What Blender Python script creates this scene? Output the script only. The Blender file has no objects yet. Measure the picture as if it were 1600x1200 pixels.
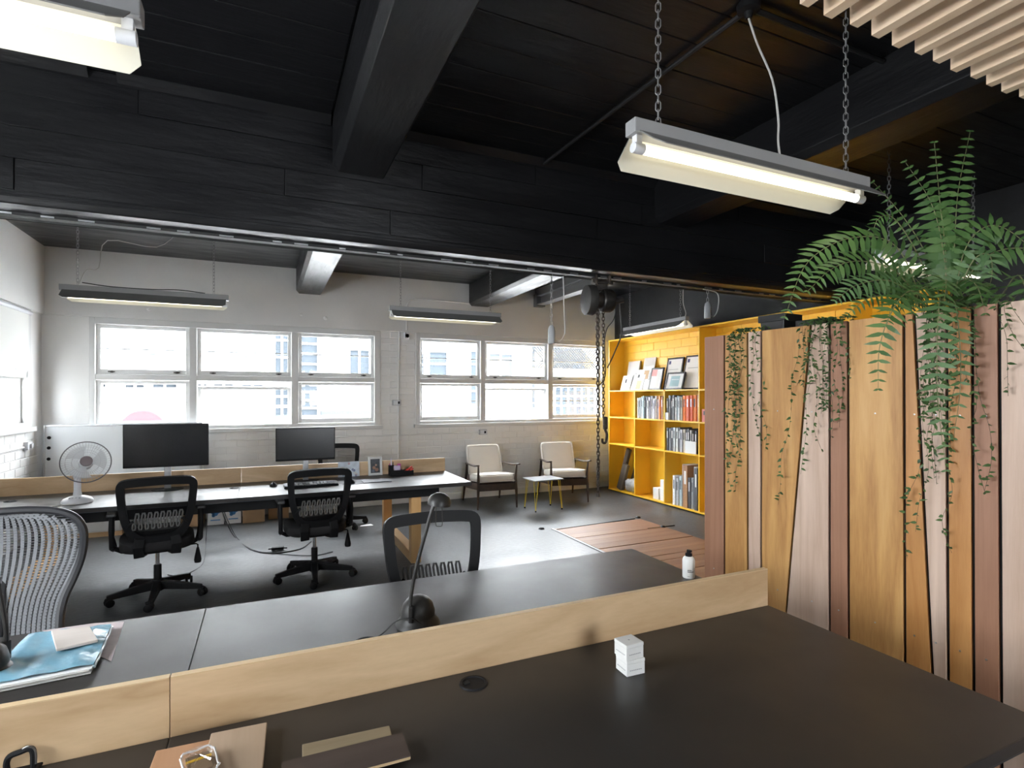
import bpy, bmesh, math, random
from mathutils import Vector, Matrix, Euler
random.seed(7)
S = bpy.context.scene
C = S.collection
PI = math.pi
def R(d): return math.radians(d)

# ------------------------------------------------------------------ camera
F_PX, CAM_H, YAW, HOR = 851.0, 1.5, R(24.34), 619.0
cs, sn = math.cos(YAW), math.sin(YAW)
cam = bpy.data.cameras.new('camera')
cam.sensor_width = 36.0
cam.lens = 36.0 * F_PX / 1600.0
cam.shift_y = (HOR - 600.0) / 1600.0
cam.clip_start = 0.05
cam_o = bpy.data.objects.new('camera', cam)
C.objects.link(cam_o)
cam_o.location = (0, 0, CAM_H)
cam_o.rotation_euler = (PI / 2, 0, -YAW)
S.camera = cam_o

# ------------------------------------------------------------------ overcast daylight
W = bpy.data.worlds.new('overcast')
S.world = W
W.use_nodes = True
W.node_tree.nodes['Background'].inputs['Color'].default_value = (0.90, 0.95, 1.0, 1)
W.node_tree.nodes['Background'].inputs['Strength'].default_value = 25.0
S.view_settings.view_transform = 'Standard'
S.view_settings.look = 'None'
S.view_settings.gamma = 1.0
S.view_settings.use_curve_mapping = False
S.view_settings.exposure = 0.88
TUBE_W = 2.2      # emission of the fluorescent tubes

# ------------------------------------------------------------------ helpers
def at(px, py, z):                      # a spot of the photograph on the level z
    zc = F_PX * (CAM_H - z) / (py - HOR); r = (px - 800) / F_PX
    return Vector((zc * (r * cs + sn), zc * (-r * sn + cs), z))
def on_y(px, py, Y):                    # a spot of the photograph on the plane y = Y
    r = (px - 800) / F_PX; zc = Y / (-r * sn + cs)
    return Vector((zc * (r * cs + sn), Y, CAM_H - (py - HOR) / F_PX * zc))

class MB:
    def __init__(s): s.v, s.f, s.mi = [], [], []
    def add(s, vs, fs, M=None, mi=0):
        b = len(s.v)
        for p in vs:
            p = Vector(p)
            s.v.append(M @ p if M else p)
        for f in fs:
            s.f.append([b + i for i in f]); s.mi.append(mi)
        return s
    def bx(s, x0, x1, y0, y1, z0, z1, M=None, mi=0):
        vs = [(x0,y0,z0),(x1,y0,z0),(x1,y1,z0),(x0,y1,z0),(x0,y0,z1),(x1,y0,z1),(x1,y1,z1),(x0,y1,z1)]
        fs = [(0,3,2,1),(4,5,6,7),(0,1,5,4),(1,2,6,5),(2,3,7,6),(3,0,4,7)]
        return s.add(vs, fs, M, mi)
    def cb(s, c, d, M=None, mi=0):
        return s.bx(c[0]-d[0]/2, c[0]+d[0]/2, c[1]-d[1]/2, c[1]+d[1]/2, c[2]-d[2]/2, c[2]+d[2]/2, M, mi)
    def hexa(s, lo, hi, mi=0):          # two quads, bottom and top
        fs = [(0,3,2,1),(4,5,6,7),(0,1,5,4),(1,2,6,5),(2,3,7,6),(3,0,4,7)]
        return s.add(list(lo) + list(hi), fs, None, mi)
    def tube(s, pts, r, n=8, closed=False, M=None, mi=0, sx=1.0):
        pts = [Vector(p) for p in pts]; k = len(pts)
        rs = r if isinstance(r, (list, tuple)) else [r] * k
        tan = []
        for i in range(k):
            a = pts[(i-1) % k] if (closed or i > 0) else pts[i]
            b = pts[(i+1) % k] if (closed or i < k-1) else pts[i]
            t = (b - a); tan.append(t.normalized() if t.length > 1e-9 else Vector((0,0,1)))
        up = Vector((0,0,1)) if abs(tan[0].z) < .9 else Vector((0,1,0))
        nrm = (up - tan[0] * up.dot(tan[0])).normalized()
        vs = []
        for i in range(k):
            if i:
                nrm = nrm - tan[i] * nrm.dot(tan[i])
                nrm = nrm.normalized() if nrm.length > 1e-6 else tan[i].orthogonal().normalized()
            bn = tan[i].cross(nrm)
            for j in range(n):
                a = 2 * PI * j / n
                vs.append(pts[i] + nrm * (math.cos(a) * rs[i]) + bn * (math.sin(a) * rs[i] * sx))
        fs = []
        for i in range(k if closed else k-1):
            i2 = (i+1) % k
            for j in range(n):
                j2 = (j+1) % n
                fs.append((i*n+j, i*n+j2, i2*n+j2, i2*n+j))
        if not closed:
            fs.append(tuple(range(n-1, -1, -1))); fs.append(tuple((k-1)*n + j for j in range(n)))
        return s.add(vs, fs, M, mi)
    def lathe(s, prof, n=20, M=None, mi=0):
        vs, fs = [], []
        for (r, z) in prof:
            for j in range(n):
                a = 2*PI*j/n; vs.append((r*math.cos(a), r*math.sin(a), z))
        for i in range(len(prof)-1):
            for j in range(n):
                j2 = (j+1) % n
                fs.append((i*n+j, i*n+j2, (i+1)*n+j2, (i+1)*n+j))
        if prof[0][0] > 1e-6: fs.append(tuple(range(n-1,-1,-1)))
        if prof[-1][0] > 1e-6: fs.append(tuple((len(prof)-1)*n+j for j in range(n)))
        return s.add(vs, fs, M, mi)
    def prism(s, poly, d0, d1, axis='y', M=None, mi=0):   # poly of 2D points; axis = extrusion
        def m(p, d):
            return {'y': (p[0], d, p[1]), 'x': (d, p[0], p[1]), 'z': (p[0], p[1], d)}[axis]
        k = len(poly)
        vs = [m(p, d0) for p in poly] + [m(p, d1) for p in poly]
        fs = [tuple(range(k-1,-1,-1)), tuple(range(k, 2*k))]
        for i in range(k):
            j = (i+1) % k; fs.append((i, j, k+j, k+i))
        return s.add(vs, fs, M, mi)
    def band(s, pts, nrms, w, th, closed=False, M=None, mi=0):   # flat bar along a path
        k = len(pts); pts = [Vector(p) for p in pts]; nrms = [Vector(q).normalized() for q in nrms]
        ws = w if isinstance(w, (list, tuple)) else [w]*k
        vs = []
        for i in range(k):
            a = pts[(i-1) % k] if (closed or i > 0) else pts[i]
            b = pts[(i+1) % k] if (closed or i < k-1) else pts[i]
            t = (b-a).normalized(); bn = t.cross(nrms[i]).normalized()
            for (u, q) in ((-.5,-.5),(.5,-.5),(.5,.5),(-.5,.5)):
                vs.append(pts[i] + bn*(u*ws[i]) + nrms[i]*(q*th))
        fs = []
        for i in range(k if closed else k-1):
            i2 = (i+1) % k
            for j in range(4):
                j2 = (j+1) % 4; fs.append((i*4+j, i*4+j2, i2*4+j2, i2*4+j))
        if not closed: fs += [(3,2,1,0), tuple((k-1)*4+j for j in range(4))]
        return s.add(vs, fs, M, mi)
    def grid(s, fn, nu, nv, M=None, mi=0, closed_u=False):
        vs = [fn(u/(nu if closed_u else nu-1), v/(nv-1)) for u in range(nu) for v in range(nv)]
        fs = []
        for u in range(nu if closed_u else nu-1):
            for v in range(nv-1):
                u2 = (u+1) % nu
                fs.append((u*nv+v, u2*nv+v, u2*nv+v+1, u*nv+v+1))
        return s.add(vs, fs, M, mi)
    def cyl(s, a, b, r, n=12, mi=0): return s.tube([a, b], r, n, mi=mi)
    def build(s, name, mat, parent=None, bevel=0.0, smooth=None, seg=2, fix=True):
        me = bpy.data.meshes.new(name)
        me.from_pydata([tuple(p) for p in s.v], [], s.f)
        if fix:
            bm = bmesh.new(); bm.from_mesh(me)
            bmesh.ops.recalc_face_normals(bm, faces=bm.faces); bm.to_mesh(me); bm.free()
        for m in (mat if isinstance(mat, (list, tuple)) else [mat]): me.materials.append(m)
        if any(s.mi): me.polygons.foreach_set('material_index', s.mi)
        if smooth:
            me.polygons.foreach_set('use_smooth', [True]*len(me.polygons))
            me.set_sharp_from_angle(angle=R(smooth if smooth is not True else 40))
        o = bpy.data.objects.new(name, me); C.objects.link(o)
        if parent: o.parent = parent
        if bevel:
            b = o.modifiers.new('bevel', 'BEVEL'); b.width = bevel; b.segments = seg; b.limit_method = 'ANGLE'; b.angle_limit = R(35)
        me.update()
        return o

def tag(o, label=None, cat=None, group=None, kind=None):
    if label: o['label'] = label
    if cat: o['category'] = cat
    if group: o['group'] = group
    if kind: o['kind'] = kind
    return o
def thing(name, label, cat, loc=(0,0,0), rz=0.0, group=None):
    o = bpy.data.objects.new(name, None); C.objects.link(o)
    o.empty_display_size = .05; o.location = loc; o.rotation_euler = (0,0,rz)
    return tag(o, label, cat, group)
def struct(o): return tag(o, kind='structure')
def copy_tree(o, parent=None):
    kids = list(o.children)
    c = o.copy(); C.objects.link(c)
    if parent: c.parent = parent
    for k in kids: copy_tree(k, c)
    return c
def place(o, mesh_loc): o.location = mesh_loc; return o
def share(name, src, parent, loc, rot=(0,0,0), scale=(1,1,1), mat=None):
    o = bpy.data.objects.new(name, src); C.objects.link(o); o.parent = parent
    o.location = loc; o.rotation_euler = rot; o.scale = scale
    if mat:
        o.material_slots[0].link = 'OBJECT'; o.material_slots[0].material = mat
    return o
def bez(p, n=14):
    p = [Vector(q) for q in p]; out = []
    ext = [p[0]*2-p[1]] + p + [p[-1]*2-p[-2]]
    per = max(2, n // (len(p)-1))
    for i in range(1, len(ext)-2):
        for k in range(per):
            t = k/per; a,b,c,d = ext[i-1:i+3]
            out.append(.5*((2*b)+(c-a)*t+(2*a-5*b+4*c-d)*t*t+(-a+3*b-3*c+d)*t**3))
    out.append(p[-1]); return out

# ------------------------------------------------------------------ materials
MATS = {}
def nodes_of(name):
    m = bpy.data.materials.new(name); m.use_nodes = True
    return m, m.node_tree, m.node_tree.nodes['Principled BSDF']
def mat(name, col, rough=.5, metal=0.0, var=None, bump=None, rvar=None, spec=.5, coat=0, alpha=1.0, trans=0, emit=None, ani=(1,1,1)):
    """var=(scale, amount) mottles the colour, rvar=(scale, amount) the gloss, bump=(scale, strength)."""
    if name in MATS: return MATS[name]
    m, nt, b = nodes_of(name); N, L = nt.nodes, nt.links
    col4 = tuple(col) + (1,)
    b.inputs['Base Color'].default_value = col4
    b.inputs['Roughness'].default_value = rough
    b.inputs['Metallic'].default_value = metal
    b.inputs['Specular IOR Level'].default_value = spec
    b.inputs['Coat Weight'].default_value = coat
    b.inputs['Alpha'].default_value = alpha
    b.inputs['Transmission Weight'].default_value = trans
    if emit:
        b.inputs['Emission Color'].default_value = tuple(emit[0]) + (1,); b.inputs['Emission Strength'].default_value = emit[1]
    if var or bump or rvar:
        tc = N.new('ShaderNodeTexCoord'); mp = N.new('ShaderNodeMapping')
        oi = N.new('ShaderNodeObjectInfo'); mul = N.new('ShaderNodeMath'); mul.operation = 'MULTIPLY'; mul.inputs[1].default_value = 13.7
        L.new(oi.outputs['Random'], mul.inputs[0])
        mp.inputs['Scale'].default_value = ani
        L.new(tc.outputs['Object'], mp.inputs['Vector']); L.new(mul.outputs[0], mp.inputs['Location'])
        def noise(scale, detail=5):
            n = N.new('ShaderNodeTexNoise'); n.inputs['Scale'].default_value = scale; n.inputs['Detail'].default_value = detail
            L.new(mp.outputs[0], n.inputs['Vector']); return n
        if var:
            n = noise(var[0]); r = N.new('ShaderNodeValToRGB')
            a = var[1]; r.color_ramp.elements[0].position = .3; r.color_ramp.elements[1].position = .7
            r.color_ramp.elements[0].color = tuple(max(0, c*(1-a)) for c in col) + (1,)
            r.color_ramp.elements[1].color = tuple(min(1, c*(1+a)) for c in col) + (1,)
            L.new(n.outputs['Fac'], r.inputs[0]); L.new(r.outputs[0], b.inputs['Base Color'])
        if rvar:
            n = noise(rvar[0]); r = N.new('ShaderNodeMapRange')
            r.inputs['From Min'].default_value = .3; r.inputs['From Max'].default_value = .7
            r.inputs['To Min'].default_value = rough - rvar[1]; r.inputs['To Max'].default_value = rough + rvar[1]
            L.new(n.outputs['Fac'], r.inputs['Value']); L.new(r.outputs[0], b.inputs['Roughness'])
        if bump:
            n = noise(bump[0], 8); u = N.new('ShaderNodeBump'); u.inputs['Strength'].default_value = bump[1]; u.inputs['Distance'].default_value = .01
            L.new(n.outputs['Fac'], u.inputs['Height']); L.new(u.outputs[0], b.inputs['Normal'])
    MATS[name] = m
    return m
def wood(name, c1, c2, axis='z', scale=3.0, stretch=.06, rough=.45, ring=6.0, bump=.05, c3=None):
    """long grain along one axis, with broad figure from a warped ring pattern"""
    if name in MATS: return MATS[name]
    m, nt, b = nodes_of(name); N, L = nt.nodes, nt.links
    tc = N.new('ShaderNodeTexCoord'); mp = N.new('ShaderNodeMapping'); oi = N.new('ShaderNodeObjectInfo')
    mul = N.new('ShaderNodeMath'); mul.operation = 'MULTIPLY'; mul.inputs[1].default_value = 31.0
    L.new(oi.outputs['Random'], mul.inputs[0])
    sc = {'x': (stretch,1,1), 'y': (1,stretch,1), 'z': (1,1,stretch)}[axis]
    mp.inputs['Scale'].default_value = sc
    L.new(tc.outputs['Object'], mp.inputs['Vector']); L.new(mul.outputs[0], mp.inputs['Location'])
    n1 = N.new('ShaderNodeTexNoise'); n1.inputs['Scale'].default_value = scale; n1.inputs['Detail'].default_value = 3; n1.inputs['Distortion'].default_value = .6
    L.new(mp.outputs[0], n1.inputs['Vector'])
    m1 = N.new('ShaderNodeMath'); m1.operation = 'MULTIPLY'; m1.inputs[1].default_value = ring
    L.new(n1.outputs['Fac'], m1.inputs[0])
    fr = N.new('ShaderNodeMath'); fr.operation = 'PINGPONG'; fr.inputs[1].default_value = 1.0
    L.new(m1.outputs[0], fr.inputs[0])
    n2 = N.new('ShaderNodeTexNoise'); n2.inputs['Scale'].default_value = 60*scale/3; n2.inputs['Detail'].default_value = 4
    L.new(mp.outputs[0], n2.inputs['Vector'])
    mx = N.new('ShaderNodeMath'); mx.operation = 'MULTIPLY_ADD'; mx.inputs[1].default_value = .35
    L.new(n2.outputs['Fac'], mx.inputs[0])
    s2 = N.new('ShaderNodeMath'); s2.operation = 'MULTIPLY'; s2.inputs[1].default_value = .65
    L.new(fr.outputs[0], s2.inputs[0]); L.new(s2.outputs[0], mx.inputs[2])
    r = N.new('ShaderNodeValToRGB')
    r.color_ramp.elements[0].color = tuple(c1)+(1,); r.color_ramp.elements[1].color = tuple(c2)+(1,)
    r.color_ramp.elements[0].position = .1; r.color_ramp.elements[1].position = .9
    if c3:
        e = r.color_ramp.elements.new(.5); e.color = tuple(c3)+(1,)
    L.new(mx.outputs[0], r.inputs[0]); L.new(r.outputs[0], b.inputs['Base Color'])
    b.inputs['Roughness'].default_value = rough
    u = N.new('ShaderNodeBump'); u.inputs['Strength'].default_value = bump; u.inputs['Distance'].default_value = .004
    L.new(n2.outputs['Fac'], u.inputs['Height']); L.new(u.outputs[0], b.inputs['Normal'])
    MATS[name] = m
    return m
def see_through(name, col, fac, rough=.5, glossy=False):
    """a thin sheet that lets 1-fac of the light straight through"""
    if name in MATS: return MATS[name]
    m = bpy.data.materials.new(name); m.use_nodes = True
    nt = m.node_tree; N, L = nt.nodes, nt.links
    N.remove(N['Principled BSDF'])
    t = N.new('ShaderNodeBsdfTransparent'); mx = N.new('ShaderNodeMixShader'); mx.inputs[0].default_value = fac
    g = N.new('ShaderNodeBsdfGlossy' if glossy else 'ShaderNodeBsdfDiffuse')
    g.inputs['Color'].default_value = tuple(col)+(1,); g.inputs['Roughness'].default_value = rough
    L.new(t.outputs[0], mx.inputs[1]); L.new(g.outputs[0], mx.inputs[2]); L.new(mx.outputs[0], N['Material Output'].inputs[0])
    MATS[name] = m
    return m

WHITE = mat('white_wall_paint', (.79,.785,.77), .45, var=(1.5,.05), bump=(30,.12))
FRAME = mat('white_window_paint', (.66,.66,.65), .35, bump=(20,.05))
BLACK = mat('black_gloss_paint', (.008,.008,.009), .36, spec=.4, bump=(18,.35), rvar=(6,.08), ani=(.35,1.6,1.6))
BLACKY = mat('black_gloss_paint_across', (.008,.008,.009), .36, spec=.4, bump=(18,.35), rvar=(6,.08), ani=(1.6,.35,1.6))
YEL = mat('yellow_paint', (.86,.49,.03), .42, var=(3,.05), bump=(25,.05))
LINO = mat('black_linoleum', (.025,.022,.0205), .41, var=(2,.12), rvar=(5,.05), spec=.5)
BIRCH = wood('birch_ply', (.47,.31,.165), (.66,.47,.285), 'x', 6.0, .22, .42, 5.0, .03)
EDGE = wood('ply_edge', (.55,.38,.20), (.74,.58,.37), 'x', 9, .02, .5, 4.0)
OAKLEG = wood('leg_timber', (.62,.33,.12), (.74,.45,.19), 'z', 4, .08, .4)
PLASTIC = mat('black_plastic', (.013,.013,.014), .5, bump=(90,.04), spec=.12)
DARKPL = mat('dark_grey_plastic', (.035,.035,.037), .45)
FABRIC = mat('black_fabric', (.016,.015,.016), .85, bump=(250,.3))
CHROME = mat('chrome', (.75,.75,.76), .18, 1.0)
STEEL = mat('dull_steel', (.42,.42,.43), .38, 1.0)
CHAINM = mat('galvanised_chain', (.38,.38,.38), .45, .8)
IRON = mat('oiled_iron', (.045,.04,.036), .42, .6, var=(20,.4), bump=(40,.15))
RUST = mat('rusty_chain_iron', (.07,.055,.045), .5, .6, var=(30,.5))
GREYPL = mat('grey_plastic', (.36,.37,.38), .45)
WPLAST = mat('white_plastic', (.72,.73,.76), .32)
PAPER = mat('white_paper', (.80,.80,.79), .7)
LAMPGREY = mat('batten_grey_enamel', (.30,.30,.30), .4)
WINGGREY = mat('batten_wing_outside', (.19,.188,.18), .5)
BATREF = mat('cream_reflector_enamel', (.74,.71,.60), .35)
GLASS = see_through('window_glass', (1,1,1), .05, .02, True)
MESHM = see_through('chair_mesh', (.010,.010,.011), .52)
CABLE = mat('black_cable_rubber', (.012,.012,.012), .5)
WCABLE = mat('pale_cable', (.55,.54,.51), .5)
# ------------------------------------------------------------------ the room
X0, X1, Y0, Y1, ZC = -2.25, 5.3, -3.0, 7.6, 3.15
def floor_material():
    m, nt, b = nodes_of('worn_dark_floor_paint'); N, L = nt.nodes, nt.links
    tc = N.new('ShaderNodeTexCoord')
    mp = N.new('ShaderNodeMapping'); mp.inputs['Scale'].default_value = (1.0, 1.5, 1)
    L.new(tc.outputs['Object'], mp.inputs['Vector'])
    n1 = N.new('ShaderNodeTexNoise'); n1.inputs['Scale'].default_value = 1.3; n1.inputs['Detail'].default_value = 6; n1.inputs['Roughness'].default_value = .62
    n2 = N.new('ShaderNodeTexNoise'); n2.inputs['Scale'].default_value = 22; n2.inputs['Detail'].default_value = 6
    for n in (n1, n2): L.new(mp.outputs[0], n.inputs['Vector'])
    r = N.new('ShaderNodeValToRGB')
    r.color_ramp.elements[0].position = .22; r.color_ramp.elements[0].color = (.016,.016,.017,1)
    r.color_ramp.elements[1].position = .80; r.color_ramp.elements[1].color = (.125,.13,.136,1)
    L.new(n1.outputs['Fac'], r.inputs[0])
    mx = N.new('ShaderNodeMixRGB'); mx.blend_type = 'OVERLAY'; mx.inputs[0].default_value = .45
    L.new(r.outputs[0], mx.inputs[1]); L.new(n2.outputs['Fac'], mx.inputs[2]); L.new(mx.outputs[0], b.inputs['Base Color'])
    q = N.new('ShaderNodeMapRange'); q.inputs['From Min'].default_value = .3; q.inputs['From Max'].default_value = .7
    q.inputs['To Min'].default_value = .30; q.inputs['To Max'].default_value = .50
    L.new(n1.outputs['Fac'], q.inputs['Value']); L.new(q.outputs[0], b.inputs['Roughness'])
    b.inputs['Specular IOR Level'].default_value = .38
    u = N.new('ShaderNodeBump'); u.inputs['Strength'].default_value = .2; u.inputs['Distance'].default_value = .01
    L.new(n2.outputs['Fac'], u.inputs['Height']); L.new(u.outputs[0], b.inputs['Normal'])
    return m
floor = struct(MB().bx(X0-.25, X1+.2, Y0-.2, Y1+.25, -.12, 0).build('floor', floor_material()))
# timber hatch let into the floor
HATCH = wood('worn_hatch_timber', (.24,.115,.06), (.36,.19,.10), 'x', 5, .05, .5, 4, .1)
yb = 5.40
hx0, hx1 = 2.97, 4.17
rows = [.15]*6 + [.1375]*4 + [.14]*4
for i, w in enumerate(rows):
    gap = .010 if i in (5, 9) else .003
    o = MB().bx(0, hx1-hx0-.006, -w+gap, 0, -.012, .004 + .0012*((i*7) % 3)).build('plank', HATCH, floor, .0015, seg=1)
    o.location = (hx0, yb, 0); yb -= w
o = MB().bx(hx0-.035, hx0-.004, 3.4, 5.42, -.01, .006).build('edge_strip', mat('pale_edge_strip', (.35,.34,.33), .45, var=(20,.2)), floor)
for (px, py) in ((846,826.5), (997,809), (1036,824)):
    p = at(px, py, 0)
    MB().lathe([(.0,.022),(.018,.020),(.03,.012),(.034,.0)], 12, Matrix.Translation(p)).build('hatch_stop', CABLE, floor, smooth=True)
for a, b in (((870,827.5),(992,810.5)), ((1012,826),(1054,821))):
    pa, pb = at(*a, .004), at(*b, .004)
    MB().tube([pa, (pa+pb)/2, pb], .006, 5).build('hatch_bar', CABLE, floor)

# back wall with two window openings
BW1 = (-1.82, 1.44); BW2 = (1.94, 5.14); SILL, HEAD = 1.09, 2.40
m = MB()
m.bx(X0, X1, Y1, Y1+.25, 0, SILL)
m.bx(X0, BW1[0], Y1, Y1+.25, SILL, HEAD); m.bx(BW1[1], BW2[0], Y1, Y1+.25, SILL, HEAD); m.bx(BW2[1], X1, Y1, Y1+.25, SILL, HEAD)
m.bx(X0, X1, Y1-.035, Y1+.25, HEAD, ZC)
wall_back = struct(m.build('wall_back', WHITE))
brick_me = MB().cb((0,0,0), (.234,.02,.080)).build('brick', WHITE, wall_back, fix=False)
bm = bmesh.new(); bm.from_mesh(brick_me.data)
bmesh.ops.bevel(bm, geom=[e for e in bm.edges], offset=.003, segments=1, affect='EDGES', profile=.5)
bm.to_mesh(brick_me.data); bm.free()
BR = brick_me.data
bricks = []
for k in range(12):
    z = .045 + k*.0865
    n = 0
    x = X0 + .12 + (.12 if k % 2 else 0)
    while x < X1-.1:
        bricks.append((x, z)); x += .24
for k in range(15):                      # the pier between the windows
    z = SILL + .05 + k*.0865
    for x in ((1.565, 1.805) if k % 2 else (1.69,)): bricks.append((x, z))
def brick_rank(b): return (0 if b[0] > -.95 else 1, 0 if (b[1] > .42 or b[0] > 1.5) else 1)
bricks.sort(key=brick_rank)
first = True
rest = MB()
for i, (x, z) in enumerate(bricks):
    if i < 290:
        if first: brick_me.location = (x, Y1+.0065, z); first = False
        else: share('brick', BR, wall_back, (x, Y1+.0065 - .001*((i*5) % 3), z))
    else: rest.cb((x, Y1+.0065, z), (.234,.02,.080))
tag(rest.build('far_brickwork', WHITE, wall_back), kind='stuff')

# left wall (one window in view, one added unseen for fill light), right wall, wall behind the camera
LW = [(4.95, 7.25), (.3, 2.3)]  # second opening is invented, a light source nearer the camera
FW = (.5, 1.9)  # invented opening in the rear wall, lets in fill light
def holed(axis, pos, t, a0, a1, holes, sill=SILL, head=HEAD):
    m = MB()
    def b(u0, u1, z0, z1):
        if axis == 'x': m.bx(min(pos,pos+t), max(pos,pos+t), u0, u1, z0, z1)
        else: m.bx(u0, u1, min(pos,pos+t), max(pos,pos+t), z0, z1)
    b(a0, a1, 0, sill); b(a0, a1, head, ZC)
    u = a0
    for (h0, h1) in sorted(holes):
        b(u, h0, sill, head); u = h1
    b(u, a1, sill, head)
    return m
LSILL = 1.17
wall_left = struct(holed('x', X0, -.25, Y0, Y1, LW, LSILL, 2.40).build('wall_left', WHITE))
MB().bx(X0, X0+.035, 3.69, Y1-.035, 2.40, ZC).build('lintel', WHITE, wall_left)
for k in range(13):
    y = 6.3 + (.12 if k % 2 else 0)
    while y < Y1-.1:
        share('brick', BR, wall_left, (X0-.0065+.001*((k*3) % 2), y, .045+k*.0865), (0,0,PI/2)); y += .24
wall_right = struct(MB().bx(X1, X1+.2, Y0, Y1+.25, 0, ZC).build('wall_right', mat('black_wall_paint', (.014,.014,.015), .5, bump=(9,.5), var=(4,.25))))
wall_front = struct(holed('y', Y0, -.25, X0, X1, [FW]).build('wall_front', WHITE))
# yellow painted block inside the top of the bookcase
YB = MB().cb((0,0,0), (.2985,.02,.1135)).build('brick', YEL, wall_right, fix=False)
bm = bmesh.new(); bm.from_mesh(YB.data)
bmesh.ops.bevel(bm, geom=[e for e in bm.edges], offset=.0025, segments=1, affect='EDGES', profile=.5)
bm.to_mesh(YB.data); bm.free()
first = True
for k in range(7):
    y = 7.14 - (.15 if k % 2 else 0); z = 1.67 + k*.115
    while y > 3.2:
        loc = (X1-.010-.001*((k*5+int(y*7)) % 3), y, z)
        if first: YB.location = loc; YB.rotation_euler = (0,0,PI/2); first = False
        else: share('brick', YB.data, wall_right, loc, (0,0,PI/2))
        y -= .30

# ------------------------------------------------------------------ windows
def add_rect(m, x0, x1, z0, z1, y0, y1, wl, wr, wb, wt):
    m.bx(x0, x0+wl, y0, y1, z0, z1); m.bx(x1-wr, x1, y0, y1, z0, z1)
    m.bx(x0+wl, x1-wr, y0, y1, z0, z0+wb); m.bx(x0+wl, x1-wr, y0, y1, z1-wt, z1)
def window(n, loc, rz, x0, x1, cols, sill, head, opened=(), trans=1.72):
    """cols: clear openings between mullions; local x along the wall, y outwards"""
    m = MB()
    add_rect(m, x0, x1, sill, head, -.02, .11, cols[0][0]-x0, x1-cols[-1][1], .055, .075)
    for a, b in zip(cols[:-1], cols[1:]): m.bx(a[1], b[0], -.012, .11, sill+.055, head-.075)
    for a in cols: m.bx(a[0], a[1], -.008, .10, trans-.033, trans+.033)
    w = struct(m.build('window_%d' % n, FRAME, bevel=.003, seg=1)); w.location = loc; w.rotation_euler = (0,0,rz)
    MB().bx(x0-.03, x1+.03, -.06, .0, sill-.035, sill+.012).build('sill_board', FRAME, w, .004)
    for ci, (a, b) in enumerate(cols):
        for ri, (z0, z1) in enumerate(((sill+.055, trans-.033), (trans+.033, head-.075))):
            h = z1 - z0; wd = b - a
            m = MB(); add_rect(m, 0.002, wd-.002, -h+.002, -.002, .035, .075, .04, .04, .058, .038)
            s = m.build('sash', FRAME, w, .002, seg=1); s.location = (a, 0, z1)
            if (ci, ri) in opened: s.location = (a, .03, z1-.075); s.rotation_euler = (R(opened[(ci, ri)]), 0, 0)
            zm = (-h + .058 - .038)/2
            MB().bx(.04, wd-.04, .045, .065, zm-.007, zm+.007).build('glazing_bar', FRAME, s)
            MB().bx(.04, wd-.04, .053, .057, -h+.058, zm-.007).build('pane', GLASS, s)
            MB().bx(.04, wd-.04, .053, .057, zm+.007, -.038).build('pane', GLASS, s)
            if ri == 1 or (ci, ri) in opened:
                for fx in (.16, .86):
                    lt = MB(); q = Matrix.Translation((wd*fx, .03, -h+.03))
                    lt.lathe([(.0,-.012),(.016,-.010),(.016,.008),(.0,.012)], 8, q); lt.bx(-.035,.03,-.012,.002,-.006,.006, q)
                    lt.build('latch', IRON, s)
    return w
window(1, (0,Y1,0), 0, BW1[0], BW1[1], [(-1.765,-.84),(-.76,.305),(.39,1.36)], SILL, HEAD, {(1,0): 14})
window(2, (0,Y1,0), 0, BW2[0], BW2[1], [(2.0,2.92),(3.0,4.06),(4.14,5.06)], SILL, HEAD, {(1,0): 20})
window(3, (X0,0,0), PI/2, LW[0][0], LW[0][1], [(5.02,6.10),(6.18,7.17)], LSILL, 2.40)
window(4, (X0,0,0), PI/2, LW[1][0], LW[1][1], [(.37,1.26),(1.34,2.23)], LSILL, 2.40)  # added out of view to light the timber screen
window(5, (0,Y0,0), PI, -FW[1], -FW[0], [(-1.83,-1.24),(-1.16,-.57)], SILL, HEAD)  # added behind the camera to light the desk divider
def portal(loc, rot, w, h):
    l = bpy.data.lights.new('window_daylight', 'AREA'); l.shape = 'RECTANGLE'; l.size = w; l.size_y = h; l.cycles.is_portal = True
    o = bpy.data.objects.new('window_daylight', l); C.objects.link(o); o.location = loc; o.rotation_euler = rot
zc = (SILL+HEAD)/2; hh = HEAD-SILL
for (a, b) in (BW1, BW2): portal(((a+b)/2, Y1+.26, zc), (-PI/2,0,0), b-a, hh)
for (a, b) in LW: portal((X0-.26, (a+b)/2, zc), (0,-PI/2,0), hh, b-a)
portal(((FW[0]+FW[1])/2, Y0-.26, zc), (PI/2,0,0), FW[1]-FW[0], hh)
# roller blind at the left window
bl = thing('roller_blind', 'white roller blind half lowered over the window in the left wall', 'blind', (X0, 6.12, 1.79))
CLOTH = mat('blind_cloth', (.80,.80,.77), .8, trans=0)
MB().bx(.018, .021, -1.02, 1.06, .0, .55).build('blind_cloth', CLOTH, bl)
MB().tube([(.035,-1.03,.57), (.035,1.07,.57)], .022, 12).build('roller', WPLAST, bl, smooth=True)
MB().bx(.012, .028, -1.02, 1.06, -.022, .0).build('bottom_bar', WPLAST, bl, .003)

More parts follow.
